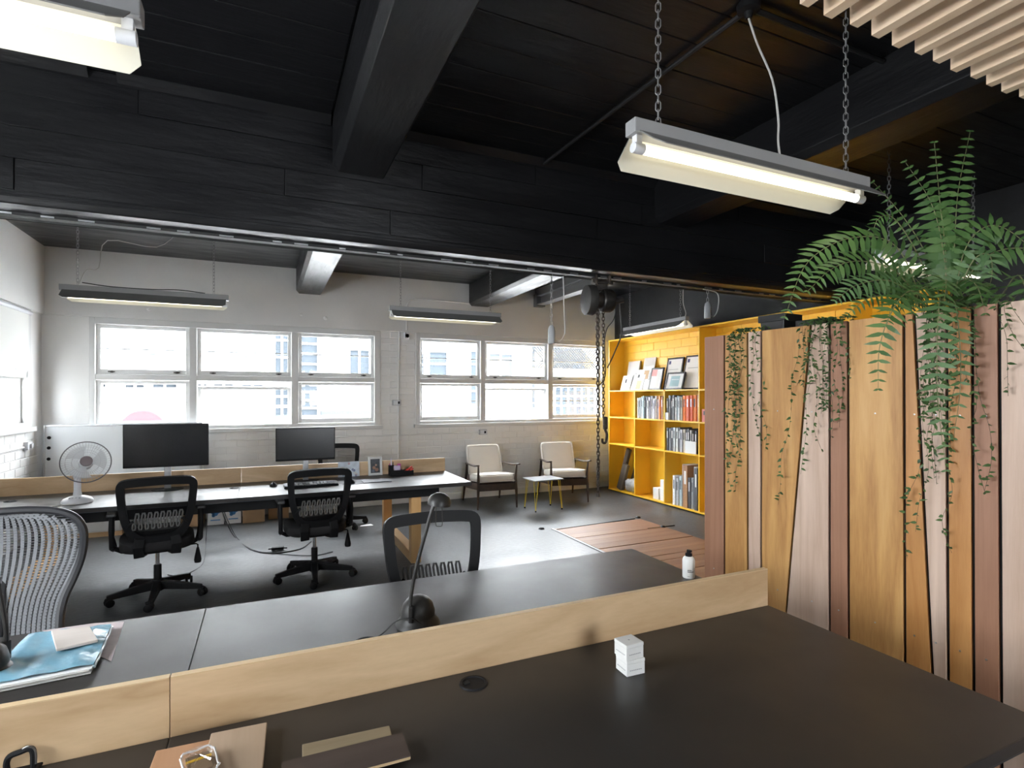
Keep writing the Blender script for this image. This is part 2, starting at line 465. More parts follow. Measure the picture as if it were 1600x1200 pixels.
# ------------------------------------------------------------------ ceiling and beams
ceiling = struct(MB().bx(X0-.25, X1+.2, Y0-.2, Y1+.25, ZC, ZC+.2).build('ceiling', BLACK))
k = 0
for (a, b) in ((X0, .35), (.67, 2.73), (3.04, X1)):
    y = 3.36
    while y > .3:
        t = .008 + .002*((k*7) % 4)/3
        o = MB().bx(0, b-a, -.196, 0, -t, .0).build('board', BLACK, ceiling, .003, seg=1); o.location = (a, y, ZC); y -= .2; k += 1
BY0, BY1, BZ = 3.37, 3.69, 2.43
m = MB().prism([(BY0+.02,BZ),(BY1,BZ),(BY1,ZC),(BY0+.004,ZC),(BY0+.004,BZ+.03)], X0, X1, 'x')
beam = struct(m.build('ceiling_beam', BLACK, bevel=.006))
for ci, (z0, z1) in enumerate(((2.47,2.488),(2.49,2.645),(2.645,2.80),(2.80,2.96),(2.96,3.09))):
    cuts = [X0] + [[], [-1.1,.7,3.0], [-1.9,.1,2.2,3.9], [.9,2.6], [-.6,1.7,3.6]][ci] + [X1]
    for j, (a, b) in enumerate(zip(cuts[:-1], cuts[1:])):
        t = .004 + .003*((ci*3+j*2) % 4)
        o = MB().bx(.001, b-a-.001, -t, .0, .0012, z1-z0-.0012).build('board', BLACK, beam, .002, seg=1); o.location = (a, BY0+.004, z0)
for (a, b) in ((X0,-.81),(-.69,.35),(.67,2.73),(3.04,X1)):       # fillet under the slab, broken by a pocket
    MB().prism([(BY0,ZC-.05),(BY0,ZC),(BY0-.05,ZC)], a, b, 'x').build('fillet', BLACK, beam)
tray = tag(MB().bx(X0, X1, 3.535, 3.59, 2.414, 2.43).bx(X0, X1, 3.60, 3.615, 2.420, 2.43).build('cable_track', mat('black_track', (.008,.008,.008), .6)), 'black cable track along the underside of the big black beam', 'cable track')
for i in range(34):
    x = -1.9 + i*.21 + .05*math.sin(i*2.3)
    MB().bx(0, .03+.05*abs(math.sin(i*1.7)), 0, .004, 0, .008).build('clip', STEEL, tray).location = (x, 3.531, 2.417)
tag(MB().tube([(X0,3.625,2.419),(X1,3.625,2.419)], .011, 8).build('conduit', CABLE, smooth=True), 'black round conduit clipped under the big black beam', 'conduit')
def joist(xa, xb, ya, yb):
    p = [(xa,ZC),(xa,2.87),(xa+.035,2.83),(xb-.012,2.83),(xb,2.842),(xb,ZC)]
    o = MB().prism(p, ya, yb, 'y').build('ceiling_beam', BLACKY, bevel=.004); return struct(o)
for (xa, xb) in ((.36,.665), (2.73,3.04)):
    joist(xa, xb, Y0, BY0+.02); joist(xa, xb, BY1-.02, Y1-.02)
GREYSTEEL = mat('grey_painted_steel', (.16,.16,.165), .35)
sj = MB(); x = 3.86
for (a, b, z0, z1) in ((-.07,.07,2.90,2.915),(-.07,.07,3.035,3.05),(-.006,.006,2.915,3.035)): sj.bx(x+a, x+b, BY1, Y1-.04, z0, z1)
sj.bx(x-.075, x+.075, Y1-.15, Y1-.04, 2.88, 3.07); sj.bx(x-.05,x+.05, BY1, Y1-.04, 3.05, ZC)
struct(sj.build('steel_beam', GREYSTEEL, bevel=.002))

# slatted timber screen under the ceiling, top right
SLAT = wood('pale_pine_slat', (.76,.56,.38), (.88,.70,.52), 'y', 5, .05, .5, 4)
sl = thing('slatted_timber_ceiling', 'suspended ceiling screen of parallel pale pine slats', 'ceiling screen', (1.39, 1.08, 2.62))
first = None
for i in range(34):
    if first is None:
        first = MB().bx(0, .036, -2.6, 0, 0, .088).build('slat', SLAT, sl, .002, seg=1)
    else:
        share('slat', first.data, sl, (i*.1075, .004*math.sin(i*2.1), .0015*math.sin(i*1.3)))
for y in (-.55, -1.7): MB().bx(-.02, 3.62, y-.03, y+.03, .09, .13).build('hanger_rail', BLACK, sl)
for x in (.0, 1.4, 2.8):
    for y in (-.55, -1.7): MB().tube([(x,y,.13),(x,y,ZC-2.62)], .004, 6).build('hanger_rod', STEEL, sl)

# ------------------------------------------------------------------ outside, across the street
OUT = mat('pale_render', (.78,.78,.77), .8, var=(.6,.04))
OUTG = mat('dark_glass_outside', (.028,.033,.038), .9, spec=0.0)  # dark matt colour of the panes opposite
OUTB = mat('grey_outside', (.04,.045,.05), .9, spec=0.0)
OY = 16.0
street = struct(MB().bx(-25, 30, Y1+.3, 40, -3.3, -3.0).build('street', mat('pale_asphalt', (.3,.3,.3), .8)))
fac = thing('white_building', 'white rendered building seen across the street through the windows', 'building', (0, OY, -3))
MB().bx(-16, 22, 0, 6, 0, 9.0).build('wall', OUT, fac)
blocker = thing('added_light_blocker', 'grey block added outside the left wall window to hold back daylight', 'building', (-3.7, 8.5, -3))  # added to block sky light that made the left corner glow
MB().bx(-5, 0, -5.3, 6.9, 0, 7.2).build('wall', mat('blocker_grey', (.55,.55,.54), .8, var=(.6,.05)), blocker)
MB().bx(-5.1, .12, -5.4, 6.95, 7.2, 7.4).build('blocker_cap', OUTB, blocker)
def fpane(px0, py0, px1, py1, bars=(1,1), g=None, name='window'):
    a, b = on_y(px0, py0, OY), on_y(px1, py1, OY)
    x0, x1, z1, z0 = a.x, b.x, a.z+3, b.z+3
    f = MB(); add_rect(f, x0-.06, x1+.06, z0-.06, z1+.06, -.10, .02, .08,.08,.08,.08)
    nx, nz = bars
    for i in range(1, nx): xx = x0+(x1-x0)*i/nx; f.bx(xx-.025, xx+.025, -.07, .0, z0, z1)
    for i in range(1, nz): zz = z0+(z1-z0)*i/nz; f.bx(x0, x1, -.065, .0, zz-.025, zz+.025)
    f = f.build(name, OUT, fac)
    MB().bx(x0, x1, -.03, -.02, z0, z1).build('pane', g or OUTG, f)
for q in ((152,599,168,606),(195,600,228,607),(238,599,278,607),(308,599,325,607),(333,599,366,607),(376,600,412,607)): fpane(*q, bars=(2,1))
fpane(429,505,452,585,(2,3)); fpane(429,603,452,652,(2,3)); fpane(470,505,497,585,(1,5)); fpane(470,600,497,650,(1,4)); 
fpane(545,546,577,590,(2,1)); fpane(669,549,698,588,(1,2)); fpane(648,552,662,588,(1,2)); fpane(733,548,752,632,(1,4)); fpane(762,552,800,590,(2,1), OUTB)
fpane(865,604,928,648,(6,3))
led = MB(); 
for (a, b, y0, y1) in ((192,415,553,556),(500,600,642,644),(650,760,641,644)):
    p, q = on_y(a, y0, OY), on_y(b, y1, OY); led.bx(p.x, q.x, -.35, 0, q.z+3-.05, p.z+3)
led.build('ledge', OUTB, fac)
p = on_y(545, 602, OY); q = on_y(577, 607, OY); MB().bx(p.x, q.x, -.2, 0, q.z+3, p.z+3).build('flower_box', mat('red_flowers', (.07,.04,.045), .8, var=(20,.5)), fac)
# lattice of the building further right, a row of diagonal laths
lat = thing('lattice_screen', 'white diagonal lattice screen outside behind the hanging chains', 'lattice', (0, 15.2, 0))
p, q = on_y(836, 540, 15.2), on_y(938, 578, 15.2)
n = 26; w = q.x-p.x; hgt = p.z-q.z
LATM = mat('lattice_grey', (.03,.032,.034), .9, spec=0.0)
for i in range(n):
    t = w*i/n
    for sg in (1, -1):
        xa = p.x+t; xb = xa+sg*hgt
        if p.x-.2 < xb < q.x+.3:
            MB().tube([(xa,.02*sg,q.z),(xb,.02*sg,p.z)], .03, 4).build('lath', LATM, lat)
MB().bx(p.x-.1, q.x+.1, -.05, .05, q.z-.25, q.z).build('parapet', OUT, lat)
for x in (p.x, q.x): MB().tube([(x,.1,-3),(x,.1,p.z)], .05, 6).build('post', LATM, lat)
p = on_y(224, 671, 12.0); rs = thing('round_sign', 'round pink red sign outside just above the window sill', 'sign', (p.x, 12, -3))
MB().lathe([(0,-.03),(.36,-.03),(.38,0),(.36,.03),(0,.03)], 32, Matrix.Translation((0,0,p.z+2.98)) @ Matrix.Rotation(PI/2,4,'X')).build('disc', mat('pink_red_sign', (.16,.036,.04), .9, spec=0.0), rs, smooth=30)
MB().tube([(0,.05,0),(0,.05,p.z+2.98)], .03, 8).build('post', STEEL, rs)
# ------------------------------------------------------------------ long double desks
DT = .72
LINOE = mat('dark_blue_desk_edge', (.03,.035,.042), .4)
def bench(label, yc, grommets):
    t = thing('double_desk', label, 'desk', (0, yc, 0), group='long double desks')
    for (a, b) in ((-2.12,-.2005), (-.1995,1.71)):
        for (y0, y1) in ((-.82,-.011), (.011,.82)):
            d = MB().bx(0, b-a, 0, y1-y0, DT-.03, DT).build('desktop', [LINO], t, .003); d.location = (a, y0, 0)
            MB().bx(.002, b-a-.002, .002, y1-y0-.002, DT-.034, DT-.0295).build('edge_band', LINOE, d)
        dv = MB().bx(.0004, b-a-.0004, -.01, .01, .55, DT+.133).build('divider', BIRCH, t, .0006, seg=1); dv.location = (a, 0, 0)
        MB().bx(.001, b-a-.001, -.0098, .0098, DT+.1325, DT+.1355).build('top_edge', EDGE, dv)
    for y in (-.70, .66): MB().bx(-2.0, 1.44, y, y+.04, DT-.125, DT-.03).build('apron', PLASTIC, t, .003)
    for x in (-1.75, 1.235):
        lf = MB().bx(x-.045, x+.045, -.67, -.58, .0, DT-.03).build('leg', OAKLEG, t, .003)
        MB().bx(x-.045, x+.045, .58, .67, .0, DT-.03).build('leg', OAKLEG, t, .003)
        MB().bx(x-.044, x+.044, -.58, .58, .0, .09).build('floor_rail', wood('leg_timber_rail', (.62,.33,.12), (.74,.45,.19), 'y', 4, .08, .4), t, .003)
        MB().bx(x-.044, x+.044, -.58, .58, DT-.11, DT-.03).build('top_rail', MATS['leg_timber_rail'], t, .003)
    for (gx, gy) in grommets:
        m = MB(); M = Matrix.Translation((gx, gy-yc, DT))
        m.lathe([(.0,.0015),(.030,.0015),(.031,.004),(.037,.004),(.040,.0)], 24, M); g = m.build('grommet', PLASTIC, t, smooth=30)
        MB().cb((gx-.018, gy-yc+.006, DT+.003), (.016,.014,.003)).build('cable_notch', mat('hole_black', (.002,.002,.002), .9), g)
    return t
g1, g2 = at(740,1068,DT), at(572,1004,DT)
bench('long black topped double desk with birch divider nearest the camera', 1.47, [(g1.x,g1.y),(g2.x,g2.y)])
bench('long black topped double desk with birch divider by the far windows', 5.49, [(-.24,5.18),(-1.72,5.2)])

# ------------------------------------------------------------------ chairs
def star_base(t, rot=0.0, dz=0.0):
    MB().lathe([(.0,.135),(.035,.135),(.045,.12),(.05,.06),(.035,.05),(.0,.05)], 16).build('base_hub', PLASTIC, t, smooth=True)
    for k in range(5):
        a = rot + 2*PI*k/5; M = Matrix.Rotation(a, 4, 'Z')
        lo = [(.02,-.03,.065),(.31,-.018,.05),(.31,.018,.05),(.02,.03,.065)]
        hi = [(.02,-.026,.13),(.31,-.015,.083),(.31,.015,.083),(.02,.026,.13)]
        g = MB().hexa([M @ Vector(p) for p in lo], [M @ Vector(p) for p in hi]).build('base_leg', PLASTIC, t, .006)
        m = MB(); c = Vector((.305,0,.028)); sw = Matrix.Rotation(.7+k*1.3, 4, 'Z')
        for s in (-1, 1):
            q = M @ Matrix.Translation(c) @ sw @ Matrix.Translation((.012, s*.016, 0)) @ Matrix.Rotation(PI/2, 4, 'X')
            m.lathe([(.0,-.010),(.022,-.010),(.028,-.006),(.028,.006),(.022,.010),(.0,.010)], 14, q)
        q = M @ Matrix.Translation(c) @ sw
        m.tube([(-.012,0,.006),(-.004,0,.028),(.012,0,.034),(.028,0,.028)], .013, 8, M=q); m.cyl(M @ Vector((.305,0,.03)), M @ Vector((.305,0,.06)), .008)
        m.build('caster', PLASTIC, g, smooth=True)
    MB().lathe([(.026,.12),(.026,.24),(.022,.245)], 14).build('column_sleeve', PLASTIC, t, smooth=True)
    MB().lathe([(.014,.23),(.014,.38)], 12).build('gas_column', CHROME, t, smooth=True)
def seat_mesh(w, d, z, th):
    def fn(u, v):
        a = 2*PI*u; ph = PI*(v-.5)
        ex = lambda q, e: math.copysign(abs(q)**e, q)
        x = w/2*ex(math.cos(a), .55)*ex(math.cos(ph), .35); y = d/2*ex(math.sin(a), .55)*ex(math.cos(ph), .35)
        zz = z + th/2*ex(math.sin(ph), .6) + (.02*(x/(w/2))**2 if ph > 0 else 0) - (.03*max(0, y/(d/2)-.5) if y > 0 else 0)
        return (x, y, zz)
    return MB().grid(fn, 36, 13, closed_u=True)
def back_pt(x, z):          # gently dished back that leans away from the sitter
    return Vector((x, -.215 - .075*(z-.5)/.45 + .25*x*x, z))
def make_task_chair(label, knob=True):
    t = thing('task_chair', label, 'office chair', group='black mesh back task chairs')
    star_base(t, R(46))
    seat_mesh(.47, .48, .425, .095).build('seat', FABRIC, t, smooth=True)
    MB().cb((0,.0,.375), (.20,.26,.035)).cb((0,-.03,.36), (.12,.10,.03)).build('seat_mechanism', PLASTIC, t, .008)
    # outline of the back frame, bottom centre round to bottom centre
    half = [(0,.478),(.07,.482),(.125,.505),(.165,.555),(.19,.625),(.206,.705),(.214,.79),(.217,.855),(.209,.886),(.175,.897),(.09,.902),(0,.904)]
    wid = [.066,.062,.056,.05,.047,.046,.047,.05,.054,.056,.056,.056]
    pts = [back_pt(x, z) for x, z in half] + [back_pt(-x, z) for x, z in half[-2:0:-1]]
    ws = wid + wid[-2:0:-1]
    # smooth it
    loop = []; lw = []
    k = len(pts)
    for i in range(k):
        p0, p1, p2, p3 = pts[i-1], pts[i], pts[(i+1) % k], pts[(i+2) % k]
        for s in range(3):
            q = s/3; loop.append(.5*((2*p1)+(p2-p0)*q+(2*p0-5*p1+4*p2-p3)*q*q+(-p0+3*p1-3*p2+p3)*q**3)); lw.append(ws[i]*(1-q)+ws[(i+1) % k]*q)
    nr = [Vector((-.45*p.x*1.1, 1, .22)) for p in loop]
    MB().band(loop, nr, lw, .03, True).build('back_frame', PLASTIC, t, .009, smooth=50)
    def wz(z):
        for (xa, za), (xb, zb) in zip(half[1:9], half[2:10]):
            if za <= z <= zb: return xa + (xb-xa)*(z-za)/(zb-za)
        return .18 if z > .8 else .07
    MB().grid(lambda u, v: back_pt((2*u-1)*wz(.485+.405*v), .485+.405*v)+Vector((0,.004,0)), 9, 12).build('back_mesh', MESHM, t, smooth=True)
    # springy meander across the lumbar zone
    pth = []; n = 8; z0, z1 = .565, .68; hw = .15
    for i in range(n):
        xa = -hw + 2*hw*i/n; wq = 2*hw/n
        for (fx, fz) in ((.14,.5),(.0,.14),(.10,.0),(.38,.0),(.50,.14),(.36,.5),(.50,.86),(.60,1.0),(.88,1.0),(1.0,.86),(.86,.5)):
            x = xa + wq*fx*1.05; z = z0 + (z1-z0)*fz; p = back_pt(x, z); p.y -= .014; pth.append(p)
    MB().tube(pth, .006, 6).build('lumbar_spring', mat('lumbar_grey_plastic', (.13,.128,.125), .35), t, smooth=True)
    for s in (-1, 1): MB().tube([back_pt(s*.185,.585)+Vector((0,-.012,0)), back_pt(s*.145,.625)+Vector((0,-.014,0))], .01, 6).build('lumbar_clip', PLASTIC, t)
    for s in (-1, 1):
        p = [Vector((s*.105,-.222,.50)), Vector((s*.115,-.245,.44)), Vector((s*.11,-.235,.375)), Vector((s*.09,-.12,.365))]
        MB().band(p, [(0,1,.1),(0,1,0),(0,.6,.8),(0,0,1)], .065, .022).build('back_bracket', PLASTIC, t, .006)
    for s in (-1, 1):
        a = MB()
        a.band([(s*.15,.0,.375),(s*.22,.0,.375),(s*.258,.0,.40),(s*.272,-.01,.52),(s*.272,-.02,.655)], [(0,0,1),(0,0,1),(s*-.7,0,.7),(s,0,0),(s,0,0)], .06, .024)
        a.tube([(s*.272,-.11,.43),(s*.275,-.115,.56),(s*.273,-.09,.655)], .017, 8)
        a.tube([(s*.262,.0,.41),(s*.267,-.06,.41),(s*.272,-.11,.43)], .017, 8)
        ar = a.build('armrest', PLASTIC, t, .004, smooth=40)
        MB().hexa([(s*.245,-.16,.655),(s*.302,-.16,.655),(s*.307,.10,.655),(s*.235,.10,.655)], [(s*.247,-.155,.68),(s*.30,-.155,.68),(s*.304,.095,.68),(s*.24,.095,.68)]).build('arm_pad', DARKPL, ar, .008)
    if knob:
        kb = MB().tube([(.10,-.06,.375),(.245,-.07,.378),(.256,-.07,.37),(.256,-.07,.345)], .005, 6).build('tension_lever', PLASTIC, t, smooth=True)
        MB().lathe([(.0,.35),(.008,.35),(.013,.325),(.022,.28),(.026,.255),(.022,.235),(.0,.23)], 14, Matrix.Translation((.256,-.07,0))).build('lever_knob', PLASTIC, kb, smooth=True)
    return t
tc = make_task_chair('black mesh office chair facing the desk under the left monitor')
tc.location = (-.735, 4.80, 0); tc.rotation_euler = (0,0,R(9))
def put(label, loc, rz):
    o = copy_tree(tc); o.location = loc; o.rotation_euler = (0,0,R(rz)); o['label'] = label; return o
put('black mesh office chair facing the desk under the right monitor', (.37,4.80,0), 5)
c3 = put('black mesh office chair behind the near desk lamp, only its back showing', (.735,2.33,0), 180-3)
for o in c3.children:
    if o.name.startswith('armrest'): o.location.z -= .07        # arms set low, under the desktop
put('black mesh office chair on the window side behind the right monitor', (.78,6.55,0), 176)

# high backed chair with woven grey suspension
wc = thing('woven_back_chair', 'grey woven suspension office chair with dark curved rim at left edge', 'office chair', (-.985,2.66,0), R(180+6))
star_base(wc, .3)
AER = mat('graphite_frame', (.035,.036,.04), .4)
WEAVE = mat('grey_woven_band', (.26,.27,.285), .4)
prof = [(.405,.17),(.47,.205),(.55,.205),(.62,.215),(.70,.245),(.78,.270),(.86,.281),(.92,.276),(.97,.245),(1.0,.18),(1.012,.09)]
def aw(z):
    for (a, x), (b, y) in zip(prof[:-1], prof[1:]):
        if a <= z <= b: return x+(y-x)*(z-a)/(b-a)
    return prof[-1][1] if z > 1 else prof[0][1]
def ap(x, z): return Vector((x, -.23 - .16*(z-.45) - .07*math.sin((z-.42)*5.2) + .45*x*x, z))
rim = [ap(x, z) for z, x in prof] + [ap(0,1.014)] + [ap(-x, z) for z, x in prof[::-1]] + [ap(-.09,.375), ap(.09,.375)]
rl = []; k = len(rim)
for i in range(k):
    p0, p1, p2, p3 = rim[i-1], rim[i], rim[(i+1) % k], rim[(i+2) % k]
    for s_ in range(3):
        q = s_/3; rl.append(.5*((2*p1)+(p2-p0)*q+(2*p0-5*p1+4*p2-p3)*q*q+(-p0+3*p1-3*p2+p3)*q**3))
MB().tube(rl, .017, 8, True).build('back_rim', AER, wc, smooth=True)
wv = MB(); nst = 24
for i in range(nst):
    f = -1 + 2*(i+.5)/nst
    path = []
    for j in range(19):
        z = .40 + .60*j/18
        ztop = 1.012 - .11*abs(f)**3.2; z = .40 + (ztop-.40)*j/18
        path.append(ap(f*aw(z)*.985 + .010*math.sin((z-.4)*9), z))
    wv.band(path, [(0,1,.15)]*19, .0125, .0025)
tag(wv.build('woven_band', WEAVE, wc), kind='stuff')
wv = MB()
for j in range(52):
    z = .405 + .59*j/51
    w_ = aw(z)*.98
    wv.band([ap(-w_ + 2*w_*i/10, z) for i in range(11)], [(0,1,.15)]*11, .0045, .0015)
tag(wv.build('cross_thread', AER, wc), kind='stuff')
seat_mesh(.52, .46, .44, .05).build('seat', mat('grey_seat_weave', (.06,.06,.065), .7, bump=(300,.3)), wc, smooth=True)
MB().tube([(0,-.10,.40),(0,-.26,.42),(0,-.285,.56),(0,-.36,.72)], [.03,.028,.022,.016], 8).build('spine', AER, wc, smooth=True)

# ------------------------------------------------------------------ armchairs and side table
WAL = wood('dark_walnut', (.030,.018,.012), (.065,.036,.022), 'y', 6, .1, .4)
CREAM = mat('cream_upholstery', (.78,.73,.66), .85, bump=(200,.2))
PIPE = mat('cream_piping', (.76,.72,.66), .8)
def pillow(w, d, h, rr=.25):
    def fn(u, v):
        a = 2*PI*u; ph = PI*(v-.5)
        ex = lambda q, e: math.copysign(abs(q)**e, q)
        return (w/2*ex(math.cos(a), rr)*ex(math.cos(ph), .3), d/2*ex(math.sin(a), rr)*ex(math.cos(ph), .3), h/2*ex(math.sin(ph), .7))
    return MB().grid(fn, 40, 11, closed_u=True)
def make_armchair(label):
    t = thing('armchair', label, 'armchair', group='armchairs under the right window')
    for s in (-1, 1):
        MB().tube([(s*.275,-.33,0),(s*.268,-.325,.25),(s*.262,-.31,.40),(s*.27,-.335,.575)], [.011,.019,.019,.012], 8).build('front_leg', WAL, t, smooth=True)
        MB().tube([(s*.275,.40,0),(s*.268,.33,.25),(s*.262,.27,.42),(s*.262,.25,.545)], [.011,.019,.019,.014], 8).build('rear_leg', WAL, t, smooth=True)
        pp = [(s*.288,-.395,.592),(s*.283,-.34,.585),(s*.272,-.2,.563),(s*.262,.0,.553),(s*.258,.18,.55),(s*.262,.30,.545)]
        MB().band(pp, [(0,0,1)]*6, [.03,.055,.05,.04,.036,.03], .02).build('armrest', WAL, t, .007, smooth=50)
        MB().band([(s*.258,-.325,.30),(s*.258,.36,.24)], [(s,0,0)]*2, .085, .022).build('side_rail', WAL, t, .004)
        MB().tube([(s*.20,.16,.26),(s*.19,.30,.50),(s*.185,.43,.74)], .013, 8).build('back_post', WAL, t, smooth=True)
    MB().bx(-.262,.262,-.345,-.32,.245,.335).build('front_rail', WAL, t, .004)
    MB().bx(-.25,.25,.26,.285,.21,.29).build('rear_rail', WAL, t, .004)
    for k in range(4): 
        z = .36+k*.11; MB().bx(-.19,.19,.0,.018,-.018,.018).build('back_slat', WAL, t, .004).location = (0, .245+k*.055, z)
    M = Matrix.Translation((0,-.06,.385)) @ Matrix.Rotation(R(-5),4,'X')
    c = pillow(.50,.56,.115,.22); c.v = [M @ p for p in c.v]; cu = c.build('seat_cushion', CREAM, t, smooth=True)
    def rect(w, d, z, M):
        q = [(-w,-d),(0,-d*1.01),(w,-d),(w*1.01,0),(w,d),(0,d*1.01),(-w,d),(-w*1.01,0)]
        out = []
        for i in range(8):
            a, b = q[i], q[(i+1) % 8]
            for s_ in range(3): out.append(M @ Vector((a[0]+(b[0]-a[0])*s_/3, a[1]+(b[1]-a[1])*s_/3, z)))
        return out
    MB().tube(rect(.240,.270,.045,M), .006, 6, True).tube(rect(.240,.270,-.045,M), .006, 6, True).build('piping', PIPE, cu, smooth=True)
    M = Matrix.Translation((0,.285,.585)) @ Matrix.Rotation(R(66),4,'X')
    c = pillow(.50,.46,.11,.22); c.v = [M @ p for p in c.v]; cu = c.build('back_cushion', CREAM, t, smooth=True)
    MB().tube(rect(.240,.220,.045,M), .006, 6, True).build('piping', PIPE, cu, smooth=True)
    return t
ac = make_armchair('cream armchair with dark wooden arms beside the desk end')
ac.location = (2.84, 7.02, 0); ac.rotation_euler = (0,0,R(-4))
a2 = copy_tree(ac); a2['label'] = 'cream armchair with dark wooden arms nearer the yellow bookcase'
a2.location = (3.97, 6.97, 0); a2.rotation_euler = (0,0,R(-13))
st = thing('side_table', 'small grey topped side table on yellow hairpin legs', 'side table', (3.37,6.44,0), R(3))
MB().bx(-.22,.22,-.17,.17,.395,.41).build('table_top', mat('pale_grey_laminate', (.24,.25,.26), .3), st, .004)
YLEG = mat('yellow_leg_paint', (.78,.60,.03), .4)
for sx in (-1, 1):
    for sy in (-1, 1):
        c = Vector((sx*.19, sy*.14, 0))
        MB().tube(bez([(sx*.15,sy*.135,.397),(sx*.197,sy*.145,.04),(sx*.2,sy*.147,.016),(sx*.203,sy*.145,.04),(sx*.20,sy*.10,.397)], 16), .0042, 6).build('hairpin_leg', YLEG, st, smooth=True)
        MB().lathe([(.0,.0),(.011,.0),(.011,.018),(.0,.02)], 8, Matrix.Translation((sx*.2,sy*.147,0))).build('foot_cap', PLASTIC, st)
# ------------------------------------------------------------------ yellow bookcase on the right wall
SX, SYL = 5.0, 7.29
bc = thing('bookcase', 'tall yellow open bookcase of square compartments along the black wall', 'bookcase', (SX, SYL, 0))
TH = .02; DEP = .285; CW = .66; NC = 7
zs = [.035, .755, 1.175, 1.59, 2.39]
L = CW*NC
MB().bx(0, DEP, -L, TH, zs[4]-TH, zs[4]).build('top_panel', YEL, bc, .001, seg=1)
MB().bx(0, DEP, -L, TH, zs[0]-TH, zs[0]).build('bottom_panel', YEL, bc, .001, seg=1)
MB().bx(.03, DEP, -L, 0, 0, zs[0]-TH).build('plinth', PLASTIC, bc)
for i in range(NC+1):
    y = -CW*i
    if i in (0, 3, 6, 7): MB().bx(0, DEP, y-TH/2, y+TH/2, zs[0], zs[4]-TH).build('upright', YEL, bc, .001, seg=1)
    else: MB().bx(0, DEP, y-TH/2, y+TH/2, zs[0], zs[3]-TH).build('upright', YEL, bc, .001, seg=1)
for k in (1, 2, 3):
    for i in range(NC):
        MB().bx(0, DEP, -CW*(i+1)+TH/2, -CW*i-TH/2, zs[k]-TH, zs[k]).build('shelf', YEL, bc, .001, seg=1)
for i in range(NC):
    for k in range(3): MB().bx(DEP-.006, DEP, -CW*(i+1)+TH/2, -CW*i-TH/2, zs[k], zs[k+1]-TH).build('back_panel', YEL, bc)
MB().bx(DEP+.002, DEP+.012, -L, 0, zs[3], zs[4]-TH).build('back_panel', YEL, bc)
MB().tube([(DEP-.012,-1.73,zs[3]),(DEP-.012,-1.73,zs[4]-TH)], .012, 8).build('painted_pipe', YEL, bc, smooth=True)

ORD = ['first','second','third','fourth','fifth','sixth','seventh','eighth','ninth','tenth','eleventh','twelfth','thirteenth','fourteenth','fifteenth','sixteenth','seventeenth','eighteenth','nineteenth','twentieth']
BCOL = {'white': (.80,.80,.80), 'pale blue': (.50,.62,.66), 'grey': (.38,.39,.41), 'black': (.02,.02,.022), 'pale grey': (.55,.56,.57), 'orange': (.80,.20,.015), 'deep orange': (.62,.10,.02), 'tan': (.40,.22,.11), 'lilac grey': (.50,.48,.56), 'dark blue': (.06,.07,.14), 'cream': (.66,.60,.48), 'pink': (.75,.22,.18), 'charcoal': (.11,.11,.12)}
def book(cname, col, y, z, w, h, d, label, group, tilt=0.0, x=.012):
    """spine faces the room; y is the left edge"""
    t = thing('book', label, 'book', (SX+x, y-w/2, z), 0, group)
    t.rotation_euler = (R(tilt), 0, 0)
    cm = mat('book_cover_'+cname.replace(' ', '_'), col, .5, var=(40,.12))
    c = MB().bx(0, .003, -w/2, w/2, 0, h).bx(.003, d, -w/2, -w/2+.002, 0, h).bx(.003, d, w/2-.002, w/2, 0, h).build('cover', cm, t)
    MB().bx(.004, d-.004, -w/2+.002, w/2-.002, .003, h-.003).build('pages', PAPER, t)
    band = (.9,.9,.88) if sum(col) < 1.0 else (.12,.12,.13)
    MB().bx(-.0006, .0, -w*.22, w*.22, h*.55, h*.86).build('spine_title', mat('spine_title_%d' % (sum(col) < 1.0), band, .6), c)
def row(col_i, z, ystart, specs, where, group):
    y = SYL - CW*col_i - TH/2 - ystart
    for i, (cname, w, h, d) in enumerate(specs):
        book(cname, BCOL[cname], y, z, w-.001, h, d, '%s book, %s from the left in %s' % (cname, ORD[i], where), group, x=.02+.012*((i*5) % 4))
        y -= w
rnd = random.Random(3)
def mk(names, w0, w1, h0, h1): return [(n, rnd.uniform(w0, w1), rnd.uniform(h0, h1), rnd.uniform(.18,.22)) for n in names]
row(1, zs[2], .03, mk(['white','pale grey','white','pale blue','pale blue','charcoal','grey','lilac grey','white','lilac grey','pale grey','white','lilac grey','white','grey','tan','orange','tan'], .022,.040,.26,.33), 'the upper middle yellow compartment', 'books in the upper middle compartment')
row(2, zs[2], .015, mk(['charcoal','grey','charcoal','pale grey','charcoal','white','pale blue','white','pale grey','cream'], .020,.034,.29,.34) + mk(['orange','orange','deep orange','deep orange','orange','orange','tan'], .042,.055,.33,.35), 'the upper compartment with orange spines', 'books beside the orange spines')
row(2, zs[1], .015, mk(['charcoal','grey','charcoal','white','pale grey','white','charcoal','black','grey','cream','charcoal','grey','charcoal','pale grey','black','charcoal'], .026,.044,.29,.34), 'the middle row compartment below the orange spines', 'books below the orange spines')
row(2, zs[0], .14, mk(['white','pale grey','pale blue'], .040,.055,.36,.40) + [('lilac grey',.05,.56,.24),('tan',.08,.56,.22),('charcoal',.045,.40,.2),('grey',.04,.40,.2),('pale grey',.045,.55,.22),('charcoal',.05,.54,.22)], 'the bottom compartment by the screen', 'tall books in the bottom compartment')
row(3, zs[2], .02, [('pink',.10,.16,.2),('pink',.07,.15,.2)], 'the compartment half hidden by the timber screen', 'pink books by the screen')
